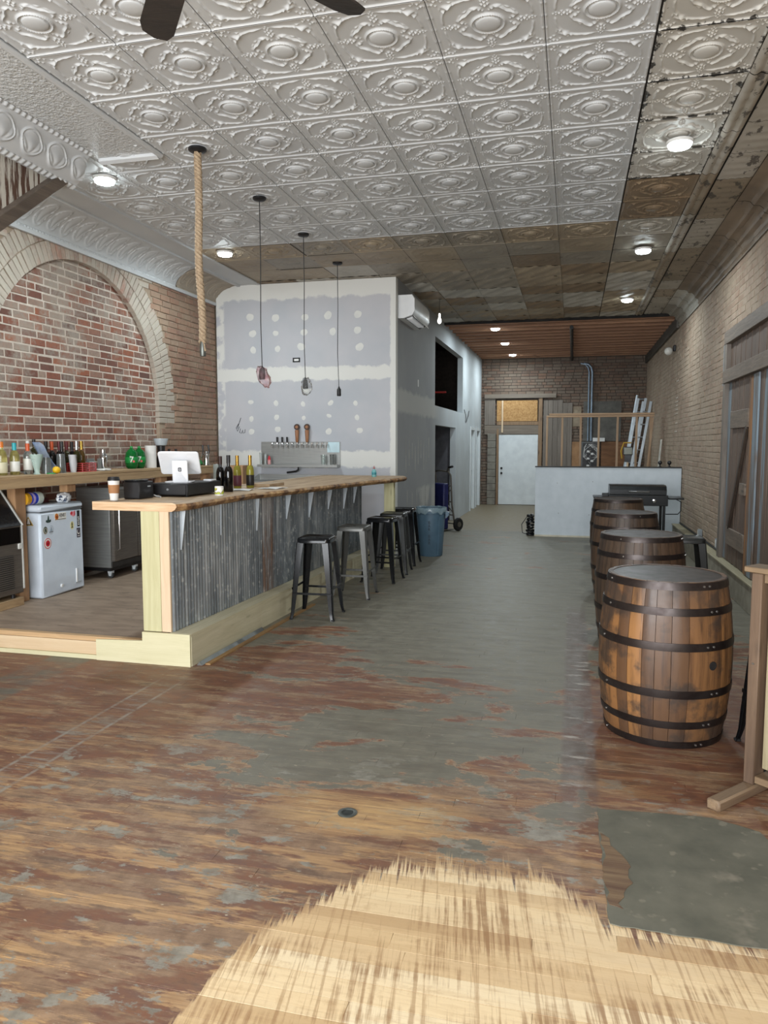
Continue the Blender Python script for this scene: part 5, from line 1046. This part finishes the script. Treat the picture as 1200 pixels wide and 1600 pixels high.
for (a, b) in ((.07, .10), (L-.10, L-.07)): MB().box(a, b, -.014, .014, .13, .97, .003).build('frame_stile', palew, sgn)
MB().box(.101, L-.101, -.014, .014, .13, .16, .003).build('frame_rail', palew, sgn); MB().box(.101, L-.101, -.014, .014, .94, .97, .003).build('frame_rail', palew, sgn); MB().box(.101, L-.101, -.006, .006, .16, .94).build('chalkboard', M('slate_navy', (28, 34, 52), (36, 42, 58), rough=.6), sgn)
for xx in (0, L-.06): MB().box(xx-.005, xx+.06, -.33, .28, 0, .05, .008).build('foot', rwy, sgn)
for xx in (.025, L-.025): MB().tube([(xx, -.047, .62), (xx, -.044, .62)], .006, 8).build('screw', rivet, sgn)
sgn.rotation_euler[2] = R(-41.5)
# ================================================================== BIN
bn = thing('trash_can', 'round blue grey plastic trash can with a bag over its rim', 'trash can', (-2.0, 10.78, 0)); bn.scale = (.86, .86, 1); ORG[bn.name] = (0, 0, 0); bnm = M('bin_blue', (78, 104, 122), (70, 95, 112), rough=.45)
MB().lathe([(.0, 0), (.195, 0), (.205, .012), (.245, .60), (.246, .62), (.262, .625), (.268, .70), (.255, .702), (.250, .64), (.20, .03), (.0, .02)], 36).build('body', bnm, bn)
ln = MB(); n = 40
for (r_, z, w) in ((.25, .69, 0), (.268, .712, .004), (.275, .70, .006), (.274, .64, .02)): ln.v += [(r_*math.cos(2*math.pi*i/n), r_*math.sin(2*math.pi*i/n), z+w*math.sin(i*1.9)+w*.7*math.cos(i*.8)) for i in range(n)]
ln.f = [(j*n+i, j*n+(i+1) % n, (j+1)*n+(i+1) % n, (j+1)*n+i) for j in range(3) for i in range(n)]; ln.build('bin_liner', M('liner_film', (150, 170, 178), (128, 150, 160), rough=.25, trans=.35), bn)
for s in (-1, 1):
    MB().prism([(s*.262, .55), (s*.262, .66), (s*.318, .64), (s*.318, .60), (s*.29, .57)], 1, -.05, .05).build('handle', bnm, bn)
for a in (-45, 35, 145, 215): a = R(a); MB().bar((.208*math.cos(a), .208*math.sin(a), .02), (.249*math.cos(a), .249*math.sin(a), .60), .03, .012, up=(math.cos(a), math.sin(a), 0)).build('rib', bnm, bn)
an = math.atan2(-10.75, 2.0)
for i, ch in enumerate('BAR BAR'):
    if ch == ' ': continue
    zz = .50-i*.05; rr2 = .2065+(.2448-.205)*zz/.6+.001; a2 = an-R(6); part(text_mesh(ch, .06, .0012), 'letter', M('print_dark', (22, 34, 46), rough=.6), bn, (rr2*math.cos(a2), rr2*math.sin(a2), zz), (R(90), 0, a2+R(90)))
# ================================================================== HAND TRUCK
ht = thing('hand_truck', 'folding metal hand truck with black wheels at the doorway', 'hand truck', (-2.36, 14.05, 0)); ORG[ht.name] = (0, 0, 0); htm = M('tube_grey', (128, 124, 116), (110, 106, 100), rough=.4, metal=.6)
def TB(pts, r=.016, nm='frame_tube', m=htm): return MB().tube(pts, r, 8).build(nm, m, ht)
for s in (-.2, .2): TB([(s, .10, .12), (s, .02, .5), (s, -.02, 1.05)])
TB([(-.2, -.02, 1.05), (-.18, -.06, 1.12), (0, -.10, 1.14), (.18, -.06, 1.12), (.2, -.02, 1.05)], nm='top_bow'); TB([(.16, -.07, 1.12), (.30, -.18, 1.20), (.44, -.24, 1.22)], nm='handle'); TB([(.32, -.19, 1.205), (.46, -.245, 1.222)], .022, 'grip', blk)
for z in (.3, .55, .85): TB([(-.2, .06-.08*z, z), (.2, .06-.08*z, z)], .011, 'cross_bar')
TB([(-.2, .04, .35), (.2, .0, .8)], .010, 'brace'); TB([(.2, .04, .35), (-.2, .0, .8)], .010, 'brace'); TB([(-.25, .10, .13), (.30, .10, .13)], .012, 'axle')
for s in (-.27, .29):
    w_ = MB().lathe([(.02, -.03), (.105, -.03), (.125, -.012), (.125, .012), (.105, .03), (.02, .03)], 24, (s, .10, .126), Matrix.Rotation(R(90), 3, 'Y')).build('wheel', M('rubber', (22, 22, 22)), ht); MB().lathe([(.0, -.033), (.05, -.033), (.05, .033), (.0, .033)], 16, (s, .10, .126), Matrix.Rotation(R(90), 3, 'Y')).build('hub', htm, w_)
MB().box(-.2, .2, -.20, .08, .02, .032, .003).build('toe_plate', htm, ht); MB().box(-.19, .16, -.16, -.02, .033, .9, .02).build('blue_crate', M('navy_plastic', (36, 40, 92), (28, 32, 76), rough=.5), ht)
ht.rotation_euler[2] = R(-35)
# ================================================================== HALF WALL and what stands behind it
hw = struct(MB().box(-.63, XR-.008, 13.5, 13.62, 0, 1.225, .003).build('wall_half', M('painted_panel', (196, 204, 210), (188, 197, 203), coord='G', rough=.6))); MB().box(-.64, XR-.008, 13.49, 13.63, 1.226, 1.245, .002).build('cap_strip', M('cap_dark', (52, 50, 48), rough=.7), hw); MB().box(-.63, XR-.15, 13.485, 13.499, 0, .03).build('base_strip', M('pale_strip', (206, 200, 180), rough=.7), hw)
for (a, b) in ((-.25, .95), (.35, .98), (-.22, .42), (.3, .4), (1.0, .9)): MB().lathe([(.0, 0), (.007, 0), (.006, .002), (.0, .002)], 8, (a, 13.499, b), Matrix.Rotation(R(90), 3, 'X')).build('screw_head', M('dull_steel', (120, 124, 120)), hw)
t = thing('cable_coil', 'black coil of cables on the floor beside the half wall', 'cable coil', (-.71, 13.62, 0))
for i in range(7): MB().tube([(-.71+(.055+.01*math.sin(i*2))*math.cos(a*math.pi/8), 13.62+.07*math.sin(a*math.pi/8), .022+i*.055+.012*math.sin(a*.8+i)) for a in range(16)], .021, 6, closed=True).build('loop', blk, t)
MB().tube([(-.76, 13.58, .35), (-.86, 13.55, .2), (-.84, 13.53, .05), (-.74, 13.57, .02)], .007, 6).build('loose_end', blk, t)
sf = thing('stud_frame', 'unfinished timber stud partition behind the half wall', 'stud frame', (.5, 16.5, 0)); stw = Wd('stud_wood', (182, 154, 124), (152, 122, 94), axis='z', coord='G'); stx = Wd('stud_plate', (186, 156, 124), (156, 124, 94), axis='x', coord='G')
MB().box(-.56, 1.62, 16.46, 16.55, 2.20, 2.24, .003).build('top_plate', stx, sf); MB().box(-.50, 1.62, 16.46, 16.55, 2.245, 2.285, .003).build('top_plate', stx, sf); MB().box(-.56, 1.62, 16.46, 16.55, 0, .04, .003).build('bottom_plate', stx, sf)
for x in (-.54, -.225, .155, .525, .90, 1.28, 1.555): MB().box(x-.02, x+.02, 16.46, 16.55, .041, 2.199, .003).build('stud', stw, sf)
MB().bar((1.50, 16.42, 1.0), (1.585, 16.44, 2.18), .04, .09).build('loose_stud', stw, sf)
# ladder leaning on the side wall
ld = thing('ladder', 'aluminium extension ladder leaning by the back right corner', 'ladder', (1.35, 18.6, 0)); alm = M('ladder_alu', (196, 204, 210), (176, 184, 190), rough=.35, metal=.6)
def lad(x0, dx, z1, dy):
    for s in (-.085, .085): MB().bar((x0+s, 18.6-dy, 0), (x0+dx+s, 18.9-dy, z1), .028, .06, up=(1, 0, 0)).build('rail', alm, ld)
    n = int(z1/.3)
    for i in range(1, n+1): f = i*.3/z1; MB().tube([(x0+dx*f-.085, 18.6-dy+.3*f, i*.3), (x0+dx*f+.085, 18.6-dy+.3*f, i*.3)], .014, 8).build('rung', alm, ld)
lad(1.15, .42, 2.72, 0); lad(1.26, .42, 2.64, .09)
MB().tube([(1.05, 18.75, 0), (1.47, 19.0, 2.80)], .03, 10).one('metal_pole', alm, 'round metal pole leaning beside the ladder', 'pole')
# back wall fittings
d = struct(MB().box(-1.94, -.905, YB-.05, YB+.0, .01, 1.89, .004).build('door_1', white_p)); MB().lathe([(.0, 0), (.03, 0), (.03, .03), (.0, .035)], 16, (-1.86, YB-.05, .86), Matrix.Rotation(R(90), 3, 'X')).build('knob', M('black_iron', (24, 24, 24)), d); MB().lathe([(.0, 0), (.03, 0), (.03, .02), (.0, .022)], 16, (-1.86, YB-.05, .99), Matrix.Rotation(R(90), 3, 'X')).build('deadbolt', M('black_iron', (24, 24, 24)), d)
dfw = Wd('door_frame_wood', (150, 122, 92), (116, 92, 70), axis='z', coord='G'); gw = Wd('grey_planks', (128, 118, 108), (100, 92, 84), axis='z', coord='G', knots=False); gwx = Wd('grey_lintel', (132, 120, 106), (104, 94, 84), axis='x', coord='G')
f_ = MB(); f_.box(-2.0, -1.945, YB-.07, YB, 0, 2.05); f_.box(-.90, -.80, YB-.07, YB, 0, 2.95); f_.build('door_frame', dfw, d); MB().box(-2.33, -.80, YB-.06, YB, 1.90, 2.14).build('lintel', gwx, d); MB().box(-2.33, -.45, YB-.10, YB, 2.86, 2.97).build('header_beam', gwx, d)
osb = M('osb', (188, 148, 96), (160, 118, 70), scale=26, coord='G', rough=.75, bump=.3); MB().box(-2.0, -.93, YB-.05, YB, 2.25, 2.80).build('transom_panel', osb, d); MB().box(-2.33, -2.05, YB-.05, YB, 2.15, 2.85).build('transom_side', gw, d); MB().box(-2.0, -.9, YB-.065, YB-.045, 2.15, 2.24).build('transom_rail', dfw, d); MB().box(-1.87, -1.83, YB-.09, YB-.055, 1.95, 2.80).build('loose_batten', pinez, d)
blkw = thing('block_pier', 'stacked grey concrete blocks beside the white back door', 'concrete blocks', (-2.12, YB-.04, 0)); ORG[blkw.name] = (0, 0, 0); blkw.location = (0, 0, 0); cnm = M('concrete_block', (136, 132, 122), (116, 112, 104), rough=.9, coord='G', bump=.3)
for i in range(10): MB().box(-2.24, -2.02, YB-.09, YB-.002, i*.192+.004, i*.192+.186, .004).build('block', cnm, blkw)
pk = thing('plank_panel', 'tall grey weathered planks against the back wall beside the door', 'planks', (-.42, YB, 0)); ORG[pk.name] = (0, 0, 0); pk.location = (0, 0, 0)
for i in range(6): MB().box(-.775+i*.125, -.655+i*.125, YB-.034-.006*(i % 2), YB-.01, 0, 2.80 if i < 4 else 2.72, .002).build('plank', gw, pk)
MB().box(-.02, .19, YB-.06, YB-.035, .0, 1.70).one('plywood_offcut', M('plywood_tan', (168, 128, 90), (140, 104, 72), coord='G', rough=.7), 'tall tan plywood offcut leaning at the back wall', 'plywood')
MB().box(-.02, .20, YB-.016, YB-.001, 2.1, 2.62).one('plaster_patch', M('plaster_patch', (160, 146, 126), (136, 122, 104), coord='G', rough=.9), 'pale plaster patch on the back brick wall', 'plaster')
gb = thing('grey_board', 'large grey board fixed on the back wall behind the studs', 'board', (.7, YB-.01, 1.6)); ORG[gb.name] = (0, 0, 0); gb.location = (0, 0, 0); MB().box(.25, 1.20, YB-.03, YB-.008, 1.72, 2.75).build('board', M('grey_render', (108, 106, 100), (92, 90, 86), coord='G', rough=.85), gb)
for x in (.33, .36): pass
cdm = M('conduit_blue_grey', (132, 146, 160), (116, 130, 144), rough=.35, metal=.6)
t = thing('conduit', 'two grey electrical conduits rising to the joists', 'conduit', (.40, YB-.08, 1.7)); ORG[t.name] = (0, 0, 0); t.location = (0, 0, 0)
for x, r_ in ((.375, .022), (.455, .03)): MB().tube([(x, YB-.08, 1.72), (x, YB-.08, 3.5), (x-.03, YB-.08, 3.62), (x-.10, YB-.08, 3.70), (x-.22, YB-.08, 3.73)], r_, 10).build('pipe', cdm, t)
t = thing('electrical_panel', 'open electrical panel full of breakers and wires on the back wall', 'electrical panel', (.42, YB-.08, 1.0)); ORG[t.name] = (0, 0, 0); t.location = (0, 0, 0)
MB().box(.22, .68, YB-.12, YB-.004, .95, 1.70, .004).build('box', M('panel_grey', (96, 98, 98), rough=.5), t); MB().box(.25, .65, YB-.122, YB-.12, .98, 1.67).build('interior', blk, t)
for i in range(8):
    for s in (0, 1): MB().box(.36+s*.10, .43+s*.10, YB-.14, YB-.122, 1.05+i*.062, 1.10+i*.062, .002).build('breaker', M('breaker', (190, 192, 192) if (i+s) % 3 else (40, 40, 40)) if False else (whp if (i+s) % 3 == 0 else blk), t)
wr_ = random.Random(2)
for i in range(10):
    x = .28 if i % 2 else .62; MB().tube([(.42+wr_.uniform(-.08, .08), YB-.125, 1.64), (x+wr_.uniform(-.02, .02), YB-.13, 1.58-.02*i), (x+wr_.uniform(-.02, .02), YB-.13, 1.3), (.45, YB-.13, 1.08+.05*i)], .006, 5).build('wire', whp if i % 3 else M('wire_grey', (150, 152, 152)), t)
MB().box(.72, 1.42, YB-.10, YB-.03, .4, 1.70, .003).one('plywood_sheet', M('panel_ply', (134, 92, 56), (112, 74, 44), coord='G', scale=4, st=(1, 1, 5), rough=.6), 'brown plywood panel standing behind the studs', 'plywood'); MB().box(.50, .80, YB-.24, YB-.06, 1.705, 1.80, .003).one('white_box', whp, 'small white box on top of the plywood panel', 'box'); MB().box(.66, 1.46, YB-.26, YB-.02, 1.68, 1.703, .002)
wlt = thing('work_light', 'yellow and black work light on a stand behind the half wall', 'work light', (1.06, 15.6, 0)); ORG[wlt.name] = (0, 0, 0); wlt.location = (0, 0, 0); ywm = M('yellow_paint', (190, 150, 40))
MB().lathe([(.02, 0), (.02, 1.30)], 10, (1.06, 15.6, 0)).build('pole', pinez, wlt); MB().box(.97, 1.15, 15.56, 15.64, 1.42, 1.58, .008).build('head', blk, wlt); MB().box(.985, 1.135, 15.553, 15.561, 1.435, 1.565).build('lens', M('lens_grey', (120, 124, 110), rough=.2), wlt); MB().tube([(.95, 15.6, 1.35), (.93, 15.6, 1.5), (.98, 15.6, 1.66), (1.12, 15.6, 1.66)], .014, 8).build('bracket', ywm, wlt); MB().box(1.0, 1.12, 15.57, 15.63, 1.28, 1.42).build('base_block', blk, wlt)
for a in (0, 120, 240): MB().tube([(1.06, 15.6, .35), (1.06+.25*math.cos(R(a)), 15.6+.25*math.sin(R(a)), .012)], .012, 6).build('leg', blk, wlt)
for i, x in enumerate((1.45, 1.60)):
    t = thing('knob_finial', ('left' if i == 0 else 'right')+' of two small black finials on top of the half wall', 'finial', (x, 13.56, 1.246), 'finials on the half wall'); MB().lathe([(.03, 1.246), (.012, 1.262), (.012, 1.285)], 14, (x, 13.56, 0)).build('stem', blk, t); MB().lathe([(.0, 1.28)]+[(.035*math.sin(math.pi*k/8), 1.315-.035*math.cos(math.pi*k/8)) for k in range(1, 8)]+[(.0, 1.35)], 14, (x, 13.56, 0)).build('ball', blk, t)
MB().bar((1.52, 15.2, .0), (1.66, 15.45, 1.72), .03, .05).one('white_batten', M('white_batten', (196, 194, 184), rough=.6), 'white batten leaning against the right wall', 'batten')
# ================================================================== GRIDDLE
gd = thing('griddle', 'black flat top griddle with closed hood behind the barrels', 'griddle', (.97, 12.3, 0)); gbk = M('griddle_black', (26, 28, 29), (20, 22, 23), rough=.32, metal=.3)
hp = [(12.05, .86), (12.05, .93), (12.10, .985), (12.20, 1.0), (12.5, 1.0), (12.56, .98), (12.56, .86)]; hd = MB().prism(hp, 0, .57, 1.40).build('hood', gbk, gd); MB().tube([(.85, 12.04, .905), (.85, 12.02, .905), (1.15, 12.02, .905), (1.15, 12.04, .905)], .010, 8).build('handle', chrome, hd)
MB().box(.55, 1.42, 12.03, 12.58, .69, .855, .006).build('firebox', gbk, gd)
for x in (.33, 1.43): MB().box(x, x+.22, 12.05, 12.55, .79, .815, .004).build('side_shelf', gbk, gd)
for x in (.75, 1.22): MB().lathe([(.0, 0), (.03, 0), (.026, .025), (.0, .028)], 16, (x, 12.03, .77), Matrix.Rotation(R(90), 3, 'X')).build('knob', chrome, gd)
for x in (.60, 1.37):
    for y in (12.08, 12.53): MB().box(x-.02, x+.02, y-.02, y+.02, 0, .69, .003).build('leg', gbk, gd)
MB().box(.60, 1.37, 12.08, 12.53, .18, .20).build('bottom_shelf', gbk, gd); MB().tube([(1.55, 12.3, .79), (1.64, 12.3, .74), (1.64, 12.3, .60), (1.60, 12.3, .55), (1.42, 12.3, .545)], .008, 6).build('gas_hose', blk, gd); MB().box(.46, .55, 12.1, 12.25, .816, .87, .004).build('grease_cup', gbk, gd)
# ================================================================== BARN DOOR on the right wall
bd = struct(MB().box(XR-.03, XR+.005, 5.6, 9.62, .29, 2.93).build('door_4', gw)); wz = Wd('barn_planks', (116, 98, 84), (88, 72, 62), axis='z', coord='G', tint=.6); wy_ = Wd('barn_rails', (126, 112, 98), (98, 86, 76), axis='y', coord='G')
def barnpaint(name, c):
    g = G(name); n = g.noise(g.pos('G', (16, 16, 1.2)), 1.2, 6, .6); g.out(g.mix(g.mr(n, .44, .58), c, (104, 88, 76)), .7); g.bump(n, .3, .004); return g.m
blp, orp = barnpaint('blue_flaked_wood', (122, 136, 146)), barnpaint('orange_flaked_wood', (150, 104, 60))
yy = 9.49; k = 0; rbd = random.Random(6)
while yy > 5.7:
    w_ = rbd.choice((.11, .14, .17)); MB().box(XR-.05-.004*(k % 2), XR-.031, yy-w_+.003, yy-.003, 2.48, 2.78, .002).build('upper_plank', wz, bd)
    MB().box(XR-.055-.004*(k % 2), XR-.031, yy-w_+.003, yy-.003, .30, 2.33, .002).build('lower_plank', blp if k in (0, 9, 12) else wz, bd); yy -= w_; k += 1
MB().box(XR-.10, XR-.031, 9.50, 9.62, .29, 2.93, .004).build('stile', gw, bd); MB().box(XR-.105, XR-.031, 5.6, 9.61, 2.78, 2.93, .004).build('head_rail', wy_, bd); MB().box(XR-.11, XR-.031, 5.6, 9.60, 2.33, 2.48, .004).build('mid_rail', wy_, bd)
for z in (1.80, .50): MB().box(XR-.085, XR-.060, 8.32, 9.20, z, z+.19, .004).build('batten', wy_, bd)
MB().bar((XR-.078, 9.10, .69), (XR-.078, 8.36, 1.80), .03, .05).build('brace', Wd('dark_brace', (74, 60, 50), (56, 46, 38), axis='z', coord='G'), bd); MB().box(XR-.095, XR-.060, 8.30, 8.55, 1.10, 1.22, .004).build('latch_block', wy_, bd); MB().box(XR-.078, XR-.060, 8.16, 8.29, .30, 2.30, .003).build('edge_board', orp, bd); MB().box(XR-.078, XR-.060, 7.94, 8.15, .30, 2.32, .003).build('edge_board', blp, bd)
# outlets, wall lamp, patch
for i, (y, z, lb) in enumerate(((9.95, .40, 'metal outlet box low on the right wall next to the barn door'), (11.3, .37, 'metal outlet box low on the right wall behind the second barrel'))):
    t = thing('outlet_box', lb, 'outlet', (XR-.03, y, z), 'outlet boxes on the right wall'); MB().box(XR-.055, XR-.003, y-.05, y+.05, z-.06, z+.06, .004).build('box', M('outlet_steel', (170, 178, 184), (150, 158, 164), rough=.35, metal=.7), t); MB().box(XR-.058, XR-.0552, y-.03, y+.03, z-.045, z+.045).build('faceplate', whp, t)
t = thing('wall_lamp', 'small white globe lamp high on the right wall', 'wall lamp', (XR-.06, 14.85, 3.3)); MB().box(XR-.05, XR-.004, 14.80, 14.90, 3.33, 3.44, .01).build('bracket', blk, t); MB().lathe([(.0, 3.26)]+[(.075*math.sin(math.pi*k/10), 3.335-.075*math.cos(math.pi*k/10)) for k in range(1, 10)]+[(.0, 3.41)], 20, (XR-.126, 14.85, 0)).build('globe', M('opal_glass', (214, 212, 204), rough=.2), t)
MB().box(XR-.004, XR-.0005, 9.75, 10.2, 2.35, 2.85).build('paint_patch', M('pale_blue_patch', (150, 156, 160), (136, 142, 146), coord='G', rough=.8), wr)
for i, z in enumerate((2.75, 2.45, 2.38, 2.31, 2.24, 2.17, 2.0, 1.85)): MB().box(XR-.006, XR-.0005, 14.3+.03*(i % 2), 14.55+.05*(i % 3), z, z+.022).build('mortar_smear', MO_ARCH, wr)
# ================================================================== CEILING LIGHTS
ledm = G('led_diffuser'); ledm.set(ledm.b.inputs['Emission Color'], (.86, .97, 1.0)); ledm.b.inputs['Emission Strength'].default_value = 26; ledm.out((240, 244, 246), .5); ledm = ledm.m
def led(x, y, z, label, watts=22, col=(.85, .96, 1.0)):
    t = thing('ceiling_light', label, 'ceiling light', (x, y, z-.03), 'round ceiling lights'); MB().lathe([(.098, z), (.100, z-.008), (.092, z-.022), (.078, z-.026), (.076, z-.020)], 28, (x, y, 0)).build('rim', whp, t); MB().lathe([(.0, z-.0215), (.077, z-.0215), (.086, z-.030), (.078, z-.046), (.045, z-.056), (.0, z-.058)], 28, (x, y, 0)).build('diffuser', ledm, t)
    l = bpy.data.lights.new('led_lamp', 'AREA'); l.shape = 'DISK'; l.size = .15; l.energy = watts; l.color = col; o = bpy.data.objects.new('led_lamp', l); COL.objects.link(o); o.parent = t; o.location = (0, 0, -.03)
led(-4.02, 5.98, ZC-.005, 'round ceiling light in the upper left corner near the cornice'); led(-4.13, 8.55, ZC-.005, 'round ceiling light above the end of the back counter')
led(.74, 6.30, ZC-.028, 'nearest round ceiling light on the peeling right column of tiles'); led(.757, 9.57, ZC-.02, 'second round ceiling light on the right column of tiles'); led(.79, 12.75, ZC-.012, 'third round ceiling light on the right, just before the joists')
for y, lb in ((15.1, 'nearest of three lights under the wooden joists'), (17.3, 'middle of three lights under the wooden joists'), (19.5, 'farthest of three lights under the wooden joists')): led(-1.53, y, ZC-.03, lb, 26)
# ================================================================== PENDANTS
def canopy(t, x, y, r=.065, m=blk, z=ZC-.02): MB().lathe([(.0, z+.012), (r, z+.012), (r*1.02, z-.004), (r*.8, z-.016), (.012, z-.022), (.0, z-.022)], 24, (x, y, 0)).build('canopy', m, t)
t = thing('rope_pendant', 'pendant light socket hanging on a thick twisted rope', 'pendant light', (-2.915, 5.58, 2.33)); canopy(t, -2.915, 5.58, .07)
rope = M('jute_rope', (172, 152, 126), (142, 122, 98), scale=60, rough=.85, bump=.4, bs=200); zt, zb = ZC-.04, 2.44
for s in range(3):
    pts = []; n = 220
    for i in range(n+1): f = i/n; a = 2*math.pi*(s/3+f*17); pts.append((-2.915+.016*math.cos(a)+.012*math.sin(f*9)*f, 5.58+.016*math.sin(a)+.008*math.sin(f*7+1)*f, zt+(zb-zt)*f))
    MB().tube(pts, .0165, 6).build('rope_strand', rope, t)
MB().lathe([(.0, 2.33), (.022, 2.33), (.024, 2.335), (.024, 2.42), (.018, 2.45), (.0, 2.455)], 18, (-2.907, 5.585, 0)).build('socket', M('dull_steel', (120, 124, 120)), t); MB().tube([(-2.915, 5.58, 2.46), (-2.885, 5.57, 2.42), (-2.878, 5.57, 2.37)], .007, 6).build('rope_tail', rope, t)
film = M('wrap_film', (242, 232, 234), (226, 176, 180), scale=22, rough=.08, trans=.9, ior=1.12, bump=.6, bs=30); film2 = M('wrap_film_clear', (240, 242, 242), (206, 208, 208), scale=22, rough=.08, trans=.9, ior=1.12, bump=.6, bs=30)
for i, (x, y, z, lb, f) in enumerate(((-2.917, 6.79, 2.30, 'pendant cord with a red tinted plastic wrapped socket', film), (-2.937, 8.04, 2.30, 'pendant cord with a clear plastic wrapped socket', film2), (-2.97, 9.38, 2.30, 'pendant cord ending in a bare black socket', None))):
    t = thing('pendant_light', lb, 'pendant light', (x, y, z-.05), 'cord pendants over the bar'); canopy(t, x, y, .062); MB().tube([(x, y, ZC-.04), (x+.004, y, 3.4), (x-.004, y, 2.8), (x+.004*(i+1), y, z+.06)], .0042, 6).build('cord', blk, t)
    MB().lathe([(.0, z-.05), (.024, z-.05), (.027, z-.045), (.027, z+.035), (.016, z+.05), (.006, z+.075)], 18, (x+.004*(i+1), y, 0)).build('socket', blk, t)
    if f:
        mb = MB(); n, k = 18, 12; vs = []
        for j in range(k+1):
            ph = math.pi*j/k
            for q in range(n):
                a = 2*math.pi*q/n; d = Vector((math.cos(a)*math.sin(ph), math.sin(a)*math.sin(ph), math.cos(ph))); s_ = 1+.30*mnoise.noise(d*3+Vector((i*4, 0, 0)))+.15*mnoise.noise(d*7); vs.append((x+.018+d.x*.062*s_+(-d.z)*.03*(1-i), y+d.y*.062*s_, z-.03+d.z*.098*s_))
        mb.v = vs; mb.f = [(j*n+q, j*n+(q+1) % n, (j+1)*n+(q+1) % n, (j+1)*n+q) for j in range(k) for q in range(n)]; mb.build('plastic_wrap', f, t)
# bulb hanging by the air conditioner
t = thing('bare_bulb', 'small bare bulb hanging beside the air conditioner', 'light bulb', (-2.12, 12.1, 3.55)); MB().tube([(-2.12, 12.1, ZC-.005), (-2.12, 12.1, 3.72)], .004, 6).build('cord', blk, t); MB().lathe([(.012, 3.72), (.016, 3.70), (.016, 3.66), (.032, 3.61), (.030, 3.58), (.016, 3.56), (.0, 3.555)], 16, (-2.12, 12.1, 0)).build('bulb', M('bulb_glow', (255, 250, 240), (250, 246, 236), emit=2.5), t)
# ================================================================== AIR CONDITIONER
ac = thing('air_conditioner', 'white split air conditioner mounted high on the drywall side', 'air conditioner', (-2.32, 10.95, 3.40)); acm = M('ac_white', (222, 224, 224), (214, 216, 217), rough=.35)
y0, y1 = 10.50, 11.62; MB().prism([(XS, 3.72), (XS+.20, 3.72), (XS+.235, 3.66), (XS+.235, 3.50), (XS+.20, 3.44), (XS+.08, 3.40), (XS, 3.40)], 1, y0, y1).build('body', acm, ac)
MB().prism([(XS+.205, 3.442), (XS+.09, 3.398), (XS+.09, 3.403), (XS+.20, 3.446)], 1, y0+.05, y1-.05).build('outlet', blk, ac)
for i in range(12): yv = y0+.09+i*.073; MB().box(XS+.10, XS+.19, yv, yv+.004, 3.395, 3.432).build('vane', acm, ac)
MB().prism([(XS+.21, 3.435), (XS+.235, 3.40), (XS+.239, 3.402), (XS+.216, 3.438)], 1, y0+.05, y1-.05).build('flap', acm, ac)
# ================================================================== CEILING FAN (only blade tips reach into the picture)
fn = thing('ceiling_fan', 'dark bladed ceiling fan at the top edge of the picture', 'ceiling fan', (-1.24, 2.34, 3.2)); fb = Wd('fan_blade', (44, 38, 34), (30, 27, 25), axis='x', knots=False)
MB().lathe([(.0, ZC), (.07, ZC), (.06, ZC-.05), (.014, ZC-.06), (.014, 3.42), (.10, 3.40), (.12, 3.34), (.10, 3.26), (.05, 3.22), (.0, 3.215)], 24, (-1.24, 2.34, 0)).build('motor', M('fan_black', (28, 28, 30), rough=.35, metal=.4), fn)
for k in range(5):
    a = R(57+k*72); Mx = Matrix.Translation((-1.24, 2.34, 3.29)) @ Matrix.Rotation(a, 4, 'Z') @ Matrix.Rotation(R(12), 4, 'X')
    pts = [(.16, -.05), (.30, -.062), (.66, -.068), (.72, -.05), (.74, 0), (.72, .05), (.66, .068), (.30, .062), (.16, .05)]; mb = MB(); mb.prism(pts, 2, -.004, .004); mb.v = [tuple(Mx @ Vector(p)) for p in mb.v]; b_ = mb.build('blade', fb, fn, smooth=False)
    mb = MB().box(.08, .20, -.02, .02, -.014, -.004); mb.v = [tuple(Mx @ Vector(p)) for p in mb.v]; mb.build('blade_iron', M('fan_black', (28, 28, 30)), b_)
